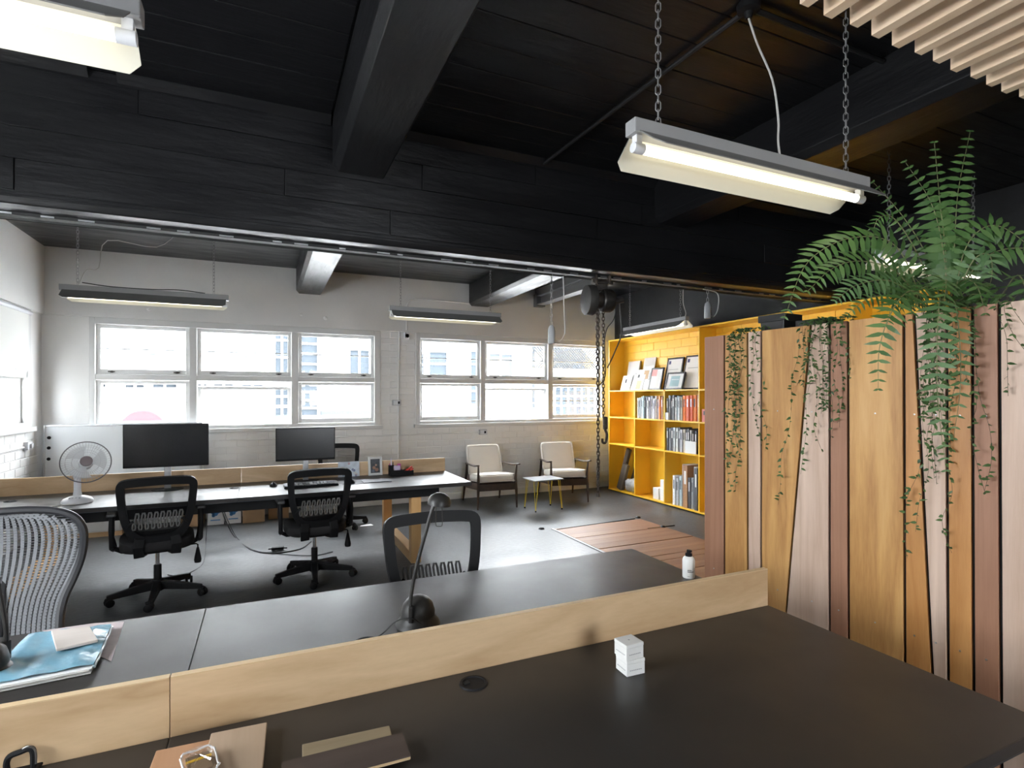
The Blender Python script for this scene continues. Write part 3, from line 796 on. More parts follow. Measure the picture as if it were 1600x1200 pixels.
# white card before the middle row books
cd = MB().bx(0,.008,-.20,0,0,.16).build('card_slip', PAPER); cd.location = (SX+.008, SYL-CW*2-.40, zs[1]+.001); tag(cd, 'white card slip standing before grey books in the middle row', 'card')
bs = MB().bx(0,.05,-.06,0,0,.10).build('small_box', PAPER, bevel=.003); bs.location = (SX+.002-.0, SYL-CW*2-.02, zs[2]+.001); tag(bs, 'little white box before the dark books at upper right', 'box')

# leaning pictures and papers on the top shelf
def leaner(name, label, cat, y, w, h, lean=10, x=.15, border=None, face=None, th=.016, extras=(), rot=0):
    t = thing(name, label, cat, (SX+x, SYL-y, zs[3]+.001))
    t.rotation_euler = (0, R(lean), R(rot))
    if border:
        m = MB(); b = .022
        m.bx(0,th,-w,-w+b,0,h); m.bx(0,th,-b,0,0,h); m.bx(0,th,-w+b,-b,0,b); m.bx(0,th,-w+b,-b,h-b,h); m.build('frame', border, t, .002, seg=1)
        p = MB().bx(.005,th-.002,-w+b,-b,b,h-b).build('print', face, t)
    else:
        p = MB().bx(0,th,-w,0,0,h).build('panel', face, t, .002, seg=1)
    for (u0,u1,v0,v1,mm) in extras:
        MB().bx((.0035 if border else -.001), (.005 if border else 0), -w*u1, -w*u0, h*v0, h*v1).build('printed_area', mm, p)
    return t
INKB = mat('dark_blue_ink', (.05,.05,.16), .6); INKG = mat('teal_print', (.30,.44,.48), .6); INKP = mat('pink_print', (.72,.34,.33), .6); INKT = mat('tan_print', (.45,.28,.14), .6); INKL = mat('grey_print', (.45,.45,.46), .6)
SILK = mat('pale_board', (.70,.68,.64), .6)
leaner('canvas', 'blank white canvas leaning at the left of the yellow top shelf', 'canvas', .19, .29, .46, 9, .17, None, SILK, .02)
leaner('paper_print', 'white sheet with a black looped drawing leaning at far left of the shelf', 'print', .17, .24, .24, 16, .09, None, PAPER, .004, ((.25,.6,.15,.5,INKL),(.35,.5,.25,.75,mat('black_ink',(.02,.02,.02),.6))))
leaner('paper_print', 'pale print with tan arch shapes leaning on the yellow top shelf', 'print', .40, .30, .33, 18, .10, None, PAPER, .004, ((.1,.25,.5,.85,INKL),(.45,.8,.05,.45,INKT),(.4,.55,.6,.75,MATS['black_ink'])))
leaner('poster_board', 'tall cream board tilted behind the prints on the top shelf', 'board', .56, .27, .50, 12, .16, None, SILK, .01, ((.1,.7,.68,.72,INKL),), 0)
leaner('paper_print', 'small print with a brown patch leaning before the tall cream board', 'print', .62, .24, .38, 16, .11, None, PAPER, .004, ((.15,.6,.45,.8,INKT),(.7,.9,.4,.7,INKL)))
FRB = mat('black_picture_frame', (.02,.019,.018), .4)
leaner('picture_frame', 'thin dark framed print with a pink corner on the top shelf', 'picture frame', .86, .27, .33, 14, .08, FRB, PAPER, .016, ((.08,.5,.62,.92,INKP),))
leaner('picture_frame', 'tall black framed certificate with a blue dot, left one of two', 'picture frame', 1.12, .33, .46, 12, .14, FRB, PAPER, .02, ((.12,.24,.80,.90,INKB),(.2,.75,.62,.64,INKL)))
leaner('picture_frame', 'tall black framed certificate with a blue dot, right one of two', 'picture frame', 1.49, .34, .47, 12, .14, FRB, PAPER, .02, ((.12,.24,.80,.90,INKB),(.2,.75,.62,.64,INKL)))
leaner('picture_frame', 'small wide black frame with teal print standing in front', 'picture frame', 1.26, .35, .245, 15, .05, FRB, PAPER, .022, ((.25,.75,.18,.78,INKG),(.3,.72,.55,.6,PAPER)))
leaner('picture_frame', 'narrow dark frame squeezed against the bookcase upright', 'picture frame', 1.86, .10, .30, 8, .14, FRB, mat('dark_print',(.08,.08,.08),.5), .02)
# offcuts, stone and cartons in the bottom row
OFFC = wood('grey_timber_offcut', (.08,.065,.05), (.16,.13,.10), 'z', 6, .06, .6)
def offcut(label, y, w, h, tx, ty, x=.08):
    t = MB().bx(0,.05,-w/2,w/2,0,h).build('timber_offcut', OFFC, bevel=.003); t.location = (SX+x, SYL-y, zs[0]+.006); t.rotation_euler = (R(tx), R(ty), 0)
    tag(t, label, 'timber'); return t
offcut('longest grey timber offcut leaning in the bottom left compartment', .10, .08, .66, 15, 6, .10)
offcut('short wide grey timber offcut leaning before the longest one', .21, .12, .42, 16, 5, .04)
offcut('short narrow grey timber offcut leaning beside the stone', .33, .07, .41, 15, 8, .14)
sm = MB()
def stone(u, v):
    a = 2*PI*u; ph = PI*(v-.5); r = 1 + .18*math.sin(3*a+1)*math.cos(ph) + .12*math.sin(5*ph+2*a)
    return (.11*r*math.cos(a)*math.cos(ph), .155*r*math.sin(a)*math.cos(ph), .11 + .105*r*math.sin(ph))
s = sm.grid(stone, 18, 10, closed_u=True).build('stone_block', mat('grey_crumb_foam', (.40,.40,.40), .9, bump=(60,.6), var=(25,.25)), smooth=60)
s.location = (SX+.135, SYL-.475, zs[0]-.01); tag(s, 'lumpy pale grey block at the bottom of the left compartment', 'stone')
for (y, w, h, lab) in ((1.02,.12,.16,'low white carton left of the taller one on the bottom shelf'), (1.17,.11,.17,'lower white carton of the stacked pair on the bottom shelf')):
    b = MB().bx(0,.12,-w,0,0,h).build('white_carton', PAPER, bevel=.003); b.location = (SX+.05, SYL-y, zs[0]+.001); tag(b, lab, 'box')
b = MB().bx(0,.12,-.11,0,0,.12).build('white_carton', PAPER, bevel=.003); b.location = (SX+.055, SYL-1.172, zs[0]+.172); tag(b, 'upper white carton of the stacked pair on the bottom shelf', 'box')

# ------------------------------------------------------------------ timber screen
FA = Vector((2.5, 2.6, 0)); FB = Vector((2.637, 1.162, 0)); FU = (FB-FA).normalized(); FANG = math.atan2(FU.y, FU.x)
FZ = 1.865
ts = thing('timber_screen', 'free standing screen of upright timber boards in mixed tones', 'screen', FA, FANG)
# local x runs along the screen towards the camera, local y points to the bookcase side (left of x)
MB().bx(0.0, 2.5, .0, .02, .0, FZ-.004).build('black_backing', mat('matt_black_board', (.008,.008,.008), .8), ts)
ROSE = wood('rose_cedar_board', (.31,.150,.086), (.46,.24,.148), 'z', 9, .05, .5, 4, .04)
GOLD = wood('golden_ply_board', (.42,.20,.062), (.68,.41,.17), 'z', 8, .10, .42, 4, .03, (.60,.335,.12))
PINK = wood('pale_pink_board', (.52,.36,.265), (.74,.57,.46), 'z', 9, .06, .5, 4, .03)
GOLD2 = wood('orange_ply_board', (.44,.19,.052), (.64,.335,.12), 'z', 8, .09, .42, 4, .03)
bl_ = [(0.004,.157,.004,.157,ROSE),(.157,.315,.157,.317,GOLD),(.315,.403,.317,.401,PINK),(.403,.688,.401,.520,GOLD),(.688,.783,.520,.783,PINK),(.783,.872,.783,.876,ROSE),
       (.872,1.113,.876,1.118,GOLD),(1.113,1.153,1.118,1.236,GOLD2),(1.153,1.272,1.236,1.280,PINK),(1.272,1.360,1.280,1.366,GOLD2),(1.360,1.446,1.366,1.454,ROSE),
       (1.446,1.70,1.454,1.66,PINK),(1.70,1.83,1.66,1.83,GOLD),(1.83,2.05,1.83,2.10,ROSE),(2.05,2.3,2.10,2.3,GOLD2),(2.3,2.5,2.3,2.5,PINK)]
SCREW = mat('screw_head', (.6,.6,.6), .3, 1.0)
for (t0, t1, b0, b1, mm) in bl_:
    g = .006
    lo = [(b0+g,-.018,.0),(b1-g,-.018,.0),(b1-g,0,.0),(b0+g,0,.0)]; hi = [(t0+g,-.018,FZ),(t1-g,-.018,FZ),(t1-g,0,FZ),(t0+g,0,FZ)]
    c = (t0+t1+b0+b1)/4
    lo = [(x-c, y, z) for x, y, z in lo]; hi = [(x-c, y, z) for x, y, z in hi]
    b = MB().hexa(lo, hi).build('board', mm, ts, .0012, seg=1); b.location = (c,0,0)
    if t1 < 1.75:
        for zz in (1.42, .45):
            MB().lathe([(0,.002),(.0035,.0015),(.004,0)], 8, Matrix.Translation((.0,-.018,zz)) @ Matrix.Rotation(PI/2,4,'X')).build('screw', SCREW, b)
for x in (.25, 1.4, 2.3): MB().bx(x-.03, x+.03, .02, .06, 0, FZ-.1).build('post', BLACK, ts)
sh = MB().bx(.2, 2.4, .06, .36, 1.60, 1.63).build('ledge_shelf', BLACK, ts)
for x in (.35, 2.2): MB().bx(x-.02, x+.02, .30, .34, 0, 1.60).build('shelf_post', BLACK, ts)
# black pots on the ledge behind the screen
def fence_pt(u, v, z): return FA + FU*u + Vector((-FU.y, FU.x, 0))*v + Vector((0,0,z))
POT = mat('black_pot_plastic', (.02,.02,.021), .45); SOIL = mat('potting_soil', (.03,.02,.014), .9, bump=(60,.6))
for (u, lab, hh_) in ((.39,'black square plant pot nearest the free end of the timber screen', .335), (.62,'black square plant pot just behind the screen left of the fern', .28)):
    t = thing('plant_pot', lab, 'plant pot', fence_pt(u, .17, 1.63), FANG)
    w0, w1 = .055, .075
    m = MB().hexa([(-w0,-w0,0),(w0,-w0,0),(w0,w0,0),(-w0,w0,0)], [(-w1,-w1,hh_-.03),(w1,-w1,hh_-.03),(w1,w1,hh_-.03),(-w1,w1,hh_-.03)])
    m.build('pot_body', POT, t, .004)
    MB().bx(-w1-.008,w1+.008,-w1-.008,-w1+.006,hh_-.04,hh_).bx(-w1-.008,w1+.008,w1-.006,w1+.008,hh_-.04,hh_).bx(-w1-.008,-w1+.006,-w1,w1,hh_-.04,hh_).bx(w1-.006,w1+.008,-w1,w1,hh_-.04,hh_).build('pot_rim', POT, t, .002)
    MB().bx(-w1+.006,w1-.006,-w1+.006,w1-.006,hh_-.05,hh_-.02).build('soil', SOIL, t)
tr = thing('planter_trough', 'long black planter trough behind the top of the timber screen', 'planter', fence_pt(1.25, .17, 1.63), FANG)
m = MB(); m.bx(-.5,.5,-.10,-.09,0,.20); m.bx(-.5,.5,.09,.10,0,.20); m.bx(-.5,-.49,-.09,.09,0,.20); m.bx(.49,.5,-.09,.09,0,.20); m.bx(-.49,.49,-.09,.09,0,.012); m.build('trough_body', POT, tr, .003)
MB().bx(-.49,.49,-.09,.09,.012,.185).build('soil', SOIL, tr)

# ------------------------------------------------------------------ ferns and creepers
def leaf_mat(name, c1, c2, rough=.42):
    m, nt, b = nodes_of(name); N, Lk = nt.nodes, nt.links
    g = N.new('ShaderNodeNewGeometry'); r = N.new('ShaderNodeValToRGB')
    r.color_ramp.elements[0].color = tuple(c1)+(1,); r.color_ramp.elements[1].color = tuple(c2)+(1,)
    Lk.new(g.outputs['Random Per Island'], r.inputs[0]); Lk.new(r.outputs[0], b.inputs['Base Color'])
    b.inputs['Roughness'].default_value = rough
    tr_ = N.new('ShaderNodeBsdfTranslucent'); mx = N.new('ShaderNodeMixShader'); mx.inputs[0].default_value = .22
    Lk.new(r.outputs[0], tr_.inputs['Color']); Lk.new(b.outputs[0], mx.inputs[1]); Lk.new(tr_.outputs[0], mx.inputs[2])
    Lk.new(mx.outputs[0], N['Material Output'].inputs[0]); return m
FERN = leaf_mat('fern_green', (.045,.115,.028), (.115,.21,.065))
FERNP = leaf_mat('pale_fern_green', (.075,.16,.06), (.15,.26,.11))
CREEP = leaf_mat('creeper_green', (.03,.075,.02), (.09,.16,.05))
STEM = mat('fern_stem', (.16,.17,.07), .6); VST = mat('creeper_stem', (.06,.045,.025), .7)
def pinna(m, base, d, nrm, ln, w, curl):
    """a lance shaped leaflet along d"""
    d = d.normalized(); side = d.cross(nrm).normalized(); up = side.cross(d).normalized()
    st = [(0,.35),(.25,1.0),(.6,.78),(1.0,.0)]
    vs = []
    for (t, k) in st:
        c = base + d*(ln*t) - up*(curl*ln*t*t) 
        if k > 0: vs += [c - side*(w*k/2) + up*(.1*w), c + side*(w*k/2) + up*(.1*w)]
        else: vs += [c]
    m.add(vs, [(0,1,3,2),(2,3,5,4),(4,5,6)])
RV = Vector((cs, -sn, 0)); FV = Vector((sn, cs, 0)); UV = Vector((0,0,1))
SPACE = .036
def frond(parent, pts, ln, n=26, wfac=.24, mm=FERN, seed=0, face=None, droop=.35, bare=.12):
    rn = random.Random(seed)
    P = bez(pts, 28); k = len(P)
    n = max(10, int(sum((b-a).length for a, b in zip(P[:-1], P[1:]))/(SPACE if droop > .2 else .047)))
    MB().tube(P, [.0032*(1-.75*i/(k-1)) for i in range(k)], 5).build('frond', STEM, parent, smooth=True)
    fr_o = [o for o in parent.children if o.name.startswith('frond')][-1]
    m = MB()
    for i in range(n):
        t = bare + (1-bare)*i/(n-1)
        f = t*(k-1); a = min(int(f), k-2); q = f-a
        p = P[a]*(1-q)+P[a+1]*q; tg = (P[a+1]-P[a]).normalized()
        nv = Vector(face) if face else Vector((0,-.55,.85))
        side = tg.cross(nv)
        side = side.normalized() if side.length > .05 else tg.orthogonal().normalized()
        nv2 = side.cross(tg).normalized()
        l = ln*(math.sin(PI*min(1, .18+.80*t))**.75)*(1-.25*t)+.012
        for s in (-1, 1):
            d = side*s*(1+.08*rn.uniform(-1,1)) + tg*(.28+.1*rn.uniform(-1,1)) + nv2*rn.uniform(-.18,.18) + Vector((0,0,-droop*.5))
            pinna(m, p, d, nv2, l*rn.uniform(.88,1.06), max(.009, l*wfac*rn.uniform(.85,1.1)), droop*rn.uniform(.5,1.1))
    tag(m.build('leaflet', mm, fr_o, fix=False), kind='stuff')
fo = at(1450, 640, 0)      # direction only; the crown itself stands in the trough
crown = fence_pt(1.22, .15, 1.80)
cz = crown.dot(FV)
def fp(px, py, dz=0.0):    # crown-plane point, dz nearer (-) or further (+) in depth
    zc_ = cz + dz; r = (px-800)/F_PX
    return Vector((0,0,CAM_H)) + FV*zc_ + RV*(r*zc_) + UV*((HOR-py)/F_PX*zc_) - crown
fern = thing('sword_fern', 'large green sword fern arching over the top of the timber screen', 'fern', crown)
FR = [  # control points (px, py, depth offset), leaflet length, count, pale?
 ([(1445,480,0),(1400,385,-.05),(1330,372,-.08),(1262,410,-.12),(1226,495,-.15)], .125, 34, 0),
 ([(1445,480,0),(1400,425,-.08),(1345,408,-.14),(1300,420,-.18),(1262,455,-.2)], .125, 28, 0),
 ([(1440,478,0),(1395,440,-.15),(1340,445,-.22),(1305,470,-.25)], .10, 22, 1),
 ([(1478,470,0),(1475,400,.0),(1456,320,.03),(1414,252,.05)], .080, 26, 0),
 ([(1480,470,0),(1478,400,.0),(1468,310,.03),(1460,222,.05)], .056, 30, 0),
 ([(1485,470,0),(1491,390,.0),(1497,300,.02),(1516,205,.04)], .075, 34, 0),
 ([(1470,470,.05),(1448,400,.05),(1412,340,.06),(1364,284,.08)], .045, 24, 0),
 ([(1465,470,.05),(1430,390,.05),(1395,340,.04),(1370,345,.03),(1362,385,.02)], .050, 22, 0),
 ([(1490,470,0),(1510,385,-.03),(1550,352,-.05),(1600,378,-.08),(1650,440,-.1)], .105, 26, 0),
 ([(1490,475,0),(1530,410,-.05),(1580,388,-.08),(1640,400,-.1),(1690,450,-.1)], .11, 26, 0),
 ([(1470,470,-.05),(1468,470,-.25),(1464,540,-.31),(1466,630,-.30),(1478,735,-.28)], .125, 40, 1),
 ([(1450,465,-.05),(1420,455,-.22),(1392,490,-.30),(1374,545,-.30),(1372,608,-.29)], .125, 30, 0),
 ([(1480,475,-.05),(1492,475,-.22),(1500,540,-.27),(1500,610,-.27),(1490,685,-.26)], .085, 32, 0),
 ([(1560,470,-.05),(1590,430,-.25),(1606,470,-.32),(1606,520,-.32),(1592,568,-.30)], .10, 26, 0),
 ([(1492,470,0),(1520,408,-.06),(1545,398,-.10),(1550,430,-.12),(1538,468,-.14)], .085, 26, 1),
 ([(1475,480,0),(1500,440,-.1),(1525,445,-.2),(1540,490,-.26)], .10, 24, 0),
 ([(1440,485,0),(1415,450,.02),(1380,440,.03),(1345,455,.02)], .10, 20, 0),
 ([(1470,480,0),(1490,430,.10),(1515,415,.14),(1550,425,.18)], .09, 20, 0),
 ([(1450,480,0),(1435,440,.08),(1405,425,.12),(1370,430,.16)], .09, 20, 0),
 ([(1480,485,0),(1510,455,-.05),(1535,452,-.10),(1560,480,-.15)], .09, 20, 1),
 ([(1430,485,0),(1400,465,-.14),(1360,465,-.2),(1325,490,-.22)], .07, 20, 0),
 ([(1470,480,0),(1475,440,-.14),(1478,450,-.22),(1470,500,-.28)], .08, 20, 0),
 ([(1455,485,0),(1425,460,-.12),(1398,470,-.2),(1385,510,-.26)], .09, 20, 0),
 ([(1465,480,0),(1455,450,-.12),(1437,455,-.20),(1425,500,-.26)], .085, 20, 0),
 ([(1485,480,0),(1520,460,-.14),(1560,470,-.2),(1600,510,-.24)], .09, 20, 0),
]
for i, (pp, ln, n, pale) in enumerate(FR):
    hang = pp[-1][1] - pp[0][1] > 60
    frond(fern, [fp(*q) for q in pp], ln*(.56 if hang else .80 if len(pp) != 4 or pp[-1][1] > 300 else 1.1), n, .30 if hang else .36 if pp[-1][1] < 300 else .27, FERNP if pale else FERN, i, face=(-.6,-.75,.45) if not hang else (-.75,-.62,.2), droop=.30 if not hang else .12)
def creeper(label, specs, seed, loc):
    t = thing('creeping_vine', label, 'creeper', loc)
    rn = random.Random(seed); m = MB()
    stems = MB()
    for (u, du, z1, z0) in specs:
        v = -.03 - rn.random()*.05
        pts = [fence_pt(u, .12, 1.84), fence_pt(u, .03, FZ+.03), fence_pt(u, v, z1)]
        nn = max(3, int((z1-z0)/.12))
        for j in range(1, nn+1):
            pts.append(fence_pt(u+du*j/nn+rn.uniform(-.022,.022), v+rn.uniform(-.02,.012), z1+(z0-z1)*j/nn))
        P = bez([p-Vector(loc) for p in pts], len(pts)*4)
        stems.tube(P, .0007, 4)
        ln = 0; nxt = .02
        for a, b in zip(P[:-1], P[1:]):
            ln += (b-a).length
            while ln > nxt:
                nxt += rn.uniform(.014,.034)
                d = Vector((rn.uniform(-1,1), rn.uniform(-1,1), rn.uniform(-.7,.3)))
                pinna(m, b+(a-b)*rn.random(), d, Vector((-.8,-.5,.5)), rn.uniform(.016,.030), rn.uniform(.008,.014), .2)
    stems.build('vine_stem', VST, t)
    tag(m.build('vine_leaf', CREEP, t, fix=False), kind='stuff')
rn = random.Random(11)
creeper('small leaved creeper trailing down near the free end of the timber screen', [(rn.uniform(.22,.33), rn.uniform(-.03,.04), 1.84, rn.uniform(1.05,1.5)) for _ in range(9)]+[(.29,-.06,1.84,.95),(.36,.05,1.84,1.22),(.40,.06,1.84,1.2),(.27,-.02,1.84,.95)], 1, fence_pt(.3,.12,1.8))
creeper('small leaved creeper trailing over the pale board left of the fern', [(rn.uniform(.62,.86), rn.uniform(-.05,.03), 1.85, rn.uniform(1.35,1.62)) for _ in range(11)]+[(.66,-.12,1.85,.92),(.70,-.02,1.85,1.1),(.74,.02,1.85,1.22),(.80,.03,1.85,1.3)], 2, fence_pt(.72,.12,1.8))
creeper('small leaved creeper trailing below the hanging fern fronds', [(rn.uniform(1.2,1.36), rn.uniform(-.03,.03), 1.85, rn.uniform(1.1,1.5)) for _ in range(12)]+[(1.30,.0,1.85,.86),(1.26,-.06,1.85,.92),(1.36,.05,1.85,1.12),(1.38,.06,1.85,1.13),(1.24,-.1,1.85,.8)], 3, fence_pt(1.3,.12,1.8))
creeper('thin creeper strand looping across the right hand boards', [(1.47,.10,1.85,1.62),(1.50,.12,1.85,1.54),(1.45,.03,1.85,1.5)], 4, fence_pt(1.48,.12,1.8))
# ------------------------------------------------------------------ fluorescent battens
TUBEM = mat('glowing_tube', (.9,.9,.85), .4, emit=((1.0,.93,.74), TUBE_W))
def link_chain(m, a, b, pitch=.028, r=.0022, wid=.0085):
    a, b = Vector(a), Vector(b); n = max(2, int((b-a).length/pitch)); d = (b-a).normalized()
    s1 = d.orthogonal().normalized(); s2 = d.cross(s1)
    for i in range(n):
        c = a + (b-a)*((i+.5)/n); s = s1 if i % 2 else s2; h = pitch*.62
        pts = [c - d*h + s*wid*.5, c - d*h*.6 + s*wid, c + d*h*.6 + s*wid, c + d*h + s*wid*.5, c + d*h - s*wid*.5, c + d*h*.6 - s*wid, c - d*h*.6 - s*wid, c - d*h - s*wid*.5]
        m.tube(pts, r, 4, True)
    return m
def batten(label, loc, rz=0.0, L=1.24, drop=.75, ctop=None):
    t = thing('fluorescent_batten', label, 'light fitting', loc, rz, 'hanging fluorescent battens')
    h = L/2
    MB().bx(-h, h, -.028, .028, .0, .05).build('housing', LAMPGREY, t, .003)
    for s in (-1, 1):
        y0, z0, y1, z1 = .026, .004, .122, -.072
        e = .03
        out = [(-h+.02, y0, z0), (h-.02, y0, z0), (h-.02, y1-.022, z1+.018), (h-.05, y1, z1), (-h+.05, y1, z1), (-h+.02, y1-.022, z1+.018)]
        a = [(x, s*y, z) for x, y, z in out]; b = [(x, s*(y+.002), z+.003) for x, y, z in out]
        k = 6
        m = MB().add(a+b, [tuple(range(k))]).add(a+b, [tuple(range(2*k-1, k-1, -1))] + [(i, (i+1) % k, k+(i+1) % k, k+i) for i in range(k)], None, 1)
        m.build('reflector_wing', [BATREF, WINGGREY], t)
    MB().tube([(-h+.05,0,-.042),(h-.05,0,-.042)], .0165, 14).build('tube', TUBEM, t, smooth=True)
    for s in (-1, 1):
        MB().tube([(s*(h-.055),0,-.042),(s*(h-.012),0,-.042)], .018, 14).bx(s*(h-.03)-.012, s*(h-.03)+.012, -.012, .012, -.05, .002).build('tube_holder', WPLAST, t, smooth=40)
        link_chain(MB(), (s*(h-.12),0,.05), (s*(h-.12),0,drop)).build('chain', CHAINM, t)
    return t
b1 = batten('lit fluorescent batten on chains nearest the slatted ceiling', (1.755,1.53,2.395), 0, drop=.745)
batten('lit fluorescent batten cut off by the top left of the picture', (-.90,1.62,2.43), 0, drop=.71)
batten('fluorescent batten on chains before the far left window', (-.93,5.64,2.375), 0, drop=.77)
batten('fluorescent batten on chains before the pier between the far windows', (1.77,5.6,2.375), 0, drop=.77)
batten('fluorescent batten hanging just above the yellow bookcase', (4.56,5.65,2.40), R(90), drop=.74)
batten('lit fluorescent batten half hidden behind the big fern', (4.3,2.28,2.44), 0, drop=.70)
batten('fluorescent batten over the room behind the camera', (1.2,-.8,2.43), 0, drop=.71)
def wire(name, label, cat, pts, r, mm, n=20, sides=6):
    p0 = Vector(pts[-1]); o = MB().tube([Vector(p)-p0 for p in bez(pts, n)], r, sides).build(name, mm, smooth=True); o.location = p0
    return tag(o, label, cat)
# ceiling conduit, rose and flex of the near light
cr = thing('ceiling_rose', 'black round ceiling rose where the pale flex comes down', 'ceiling rose', (1.84,1.667,ZC-.012))
MB().lathe([(.0,-.06),(.012,-.06),(.02,-.035),(.045,-.028),(.048,.0)], 16).build('cover', PLASTIC, cr, smooth=True)
wire('pendant_flex', 'pale curly flex from the ceiling down to the nearest batten', 'cable', [(1.84,1.667,3.08),(1.86,1.64,2.96),(1.90,1.60,2.80),(1.885,1.56,2.62),(1.86,1.54,2.52),(1.865,1.535,2.445)], .0045, WCABLE)
for (pts, lab) in (([(1.84,1.68,3.118),(1.80,2.5,3.118),(1.765,3.36,3.118)], 'black conduit running along the dark ceiling towards the big beam'), ([(1.84,1.66,3.118),(2.3,1.66,3.118),(2.72,1.66,3.118)], 'black conduit running across the dark ceiling towards the slats')):
    wire('conduit', lab, 'conduit', pts, .012, CABLE, 8, 8)
wire('light_cable', 'thin grey cable looping above the far left batten', 'cable', [(-1.42,5.64,2.44),(-1.37,5.64,2.56),(-1.30,5.7,2.60),(-1.25,5.75,2.85),(-.92,5.95,2.88),(-.75,6.1,3.1),(-.72,6.12,3.145)], .004, WCABLE, 24)
wire('light_cable', 'thin cable lying along the top of the far left batten', 'cable', [(-1.4,5.64,2.452),(-1.2,5.63,2.432),(-.9,5.63,2.432),(-.7,5.64,2.445),(-.5,5.64,2.431)], .004, CABLE, 20)
wire('light_cable', 'pale cable dropping from the ceiling to the batten above the bookcase', 'cable', [(4.56,5.14,3.14),(4.575,5.12,2.85),(4.56,5.10,2.62),(4.57,5.07,2.50),(4.555,5.06,2.452)], .006, WCABLE, 20)
# pendant socket outlets
def pendant(label, x, y, ztop, zb, cordx):
    t = thing('pendant_socket', label, 'socket', (x, y, zb))
    MB().lathe([(.0,.0),(.024,.0),(.028,.006),(.028,.095),(.022,.125),(.010,.14),(.0,.142)], 16).build('socket_body', GREYPL, t, smooth=40)
    link_chain(MB(), (0,0,.14), (0,0,ztop-zb), .03, .0022, .008).build('chain', CHAINM, t)
    MB().tube(bez([(.024,0,.03),(.07,.0,.02),(.115,.0,.09),(.11,0,.22),(cordx,.0,ztop-zb)], 24), .0045, 6).build('cord', WCABLE, t, smooth=True)
    return t
pendant('grey pendant socket hanging on a chain before the right window', 1.965, 3.62, 2.43, 1.895, .10)
p2 = pendant('grey pendant socket hanging above the yellow bookcase end', 3.44, 3.55, 2.41, 2.165, -.05)

# ------------------------------------------------------------------ chain hoist
ho = thing('chain_hoist', 'oily black chain hoist with long chains hung from the beam', 'hoist', (2.365,3.56,0), R(-10))
zb_ = 2.24
m = MB(); rotY = Matrix.Translation((0,0,zb_)) @ Matrix.Rotation(PI/2,4,'Y')
m = MB().lathe([(.0,-.135),(.08,-.135),(.112,-.125),(.118,-.07),(.115,-.062),(.0,-.06)], 24, rotY); m.build('chain_wheel_cover', mat('hoist_cover', (.035,.033,.03), .55, var=(15,.3), spec=.3), ho, smooth=35)
MB().lathe([(.0,-.06),(.06,-.06),(.06,.0),(.0,.0)], 18, rotY).build('load_sheave', RUST, ho, smooth=35)
MB().lathe([(.0,.0),(.082,.0),(.09,.01),(.09,.075),(.08,.095),(.0,.10)], 24, rotY).build('gear_case', IRON, ho, smooth=35)
MB().cb((.0,.0,zb_+.10), (.09,.06,.06)).cb((.02,0,zb_+.135), (.15,.05,.025)).build('suspension_yoke', IRON, ho, .006)
MB().bx(-.06,-.045,-.05,.05,zb_+.12,2.43).bx(.05,.065,-.05,.05,zb_+.12,2.43).tube([(-.07,0,zb_+.15),(.08,0,zb_+.15)], .012, 8).build('trolley_plate', RUST, ho, .003)
MB().tube([(.09,-.03,zb_),(.13,-.04,zb_-.005),(.17,-.04,zb_+.005)], [.03,.022,.02], 10).build('motor_end', IRON, ho, smooth=40)
for i, (x, y, z0, z1, pt) in enumerate(((-.045,-.03,.98,zb_-.02,.030), (-.018,.01,.74,zb_-.02,.030), (.03,.02,1.33,zb_-.02,.026))):
    link_chain(MB(), (x,y,z1), (x+(.012 if i == 0 else .0),y,z0), pt, .0036, .010).build('chain', RUST, ho)
link_chain(MB(), (-.033,-.03,.98), (-.018,.01,.80), .03, .0036, .010).build('chain', RUST, ho)
hk = MB().cb((.045,.02,1.29), (.035,.03,.10)).build('bottom_block', RUST, ho, .008)
MB().tube(bez([(.045,.02,1.24),(.06,.02,1.20),(.05,.02,1.14),(.025,.02,1.14),(.022,.02,1.17)], 16), .010, 8).build('hook', RUST, hk, smooth=True)
MB().lathe([(0,.0),(.016,.0),(.012,.03),(0,.035)], 10, Matrix.Translation((-.018,.01,.72))).build('chain_end', RUST, ho)
MB().tube(bez([(.12,-.03,zb_),(.10,-.02,2.10),(.05,.0,2.02),(.035,.01,1.9),(.045,.01,1.7),(.02,.0,1.62),(-.04,0,1.55),(-.045,0,1.46),(.01,0,1.42)], 40), .004, 6).build('control_cable', CABLE, ho, smooth=True)
MB().tube(bez([(.14,-.03,zb_),(.16,-.03,2.0),(.12,0,1.85),(.06,.01,1.72)], 20), .005, 6).build('control_cable', CABLE, ho, smooth=True)

# ------------------------------------------------------------------ things on the near desk
def slab(name, label, cat, corners, z, th, mm, bev=.0015):
    c = sum((Vector(q) for q in corners), Vector())/4; c.z = 0
    lo = [Vector((q[0], q[1], 0))-c for q in corners]; hi = [p+Vector((0,0,th)) for p in lo]
    o = MB().hexa(lo, hi).build(name, mm, bevel=bev, seg=1); o.location = (c.x, c.y, z)
    return tag(o, label, cat)
def rectc(px, py, z, w, d, ang):
    """rectangle whose far left corner is seen at (px, py)"""
    p = at(px, py, z); u = Vector((math.cos(R(ang)), math.sin(R(ang)), 0)); v = Vector((u.y, -u.x, 0))
    return [p, p+u*w, p+u*w+v*d, p+v*d][::-1]
SMP1 = wood('red_oak_sample', (.36,.19,.10), (.46,.26,.15), 'y', 6, .06, .5); SMP2 = wood('beige_oak_sample', (.36,.26,.18), (.46,.35,.26), 'y', 6, .06, .5)
SMP3 = wood('olive_oak_sample', (.19,.145,.085), (.28,.22,.14), 'x', 6, .06, .55); SMP4 = wood('smoked_oak_sample', (.045,.032,.027), (.085,.062,.052), 'x', 6, .06, .5)
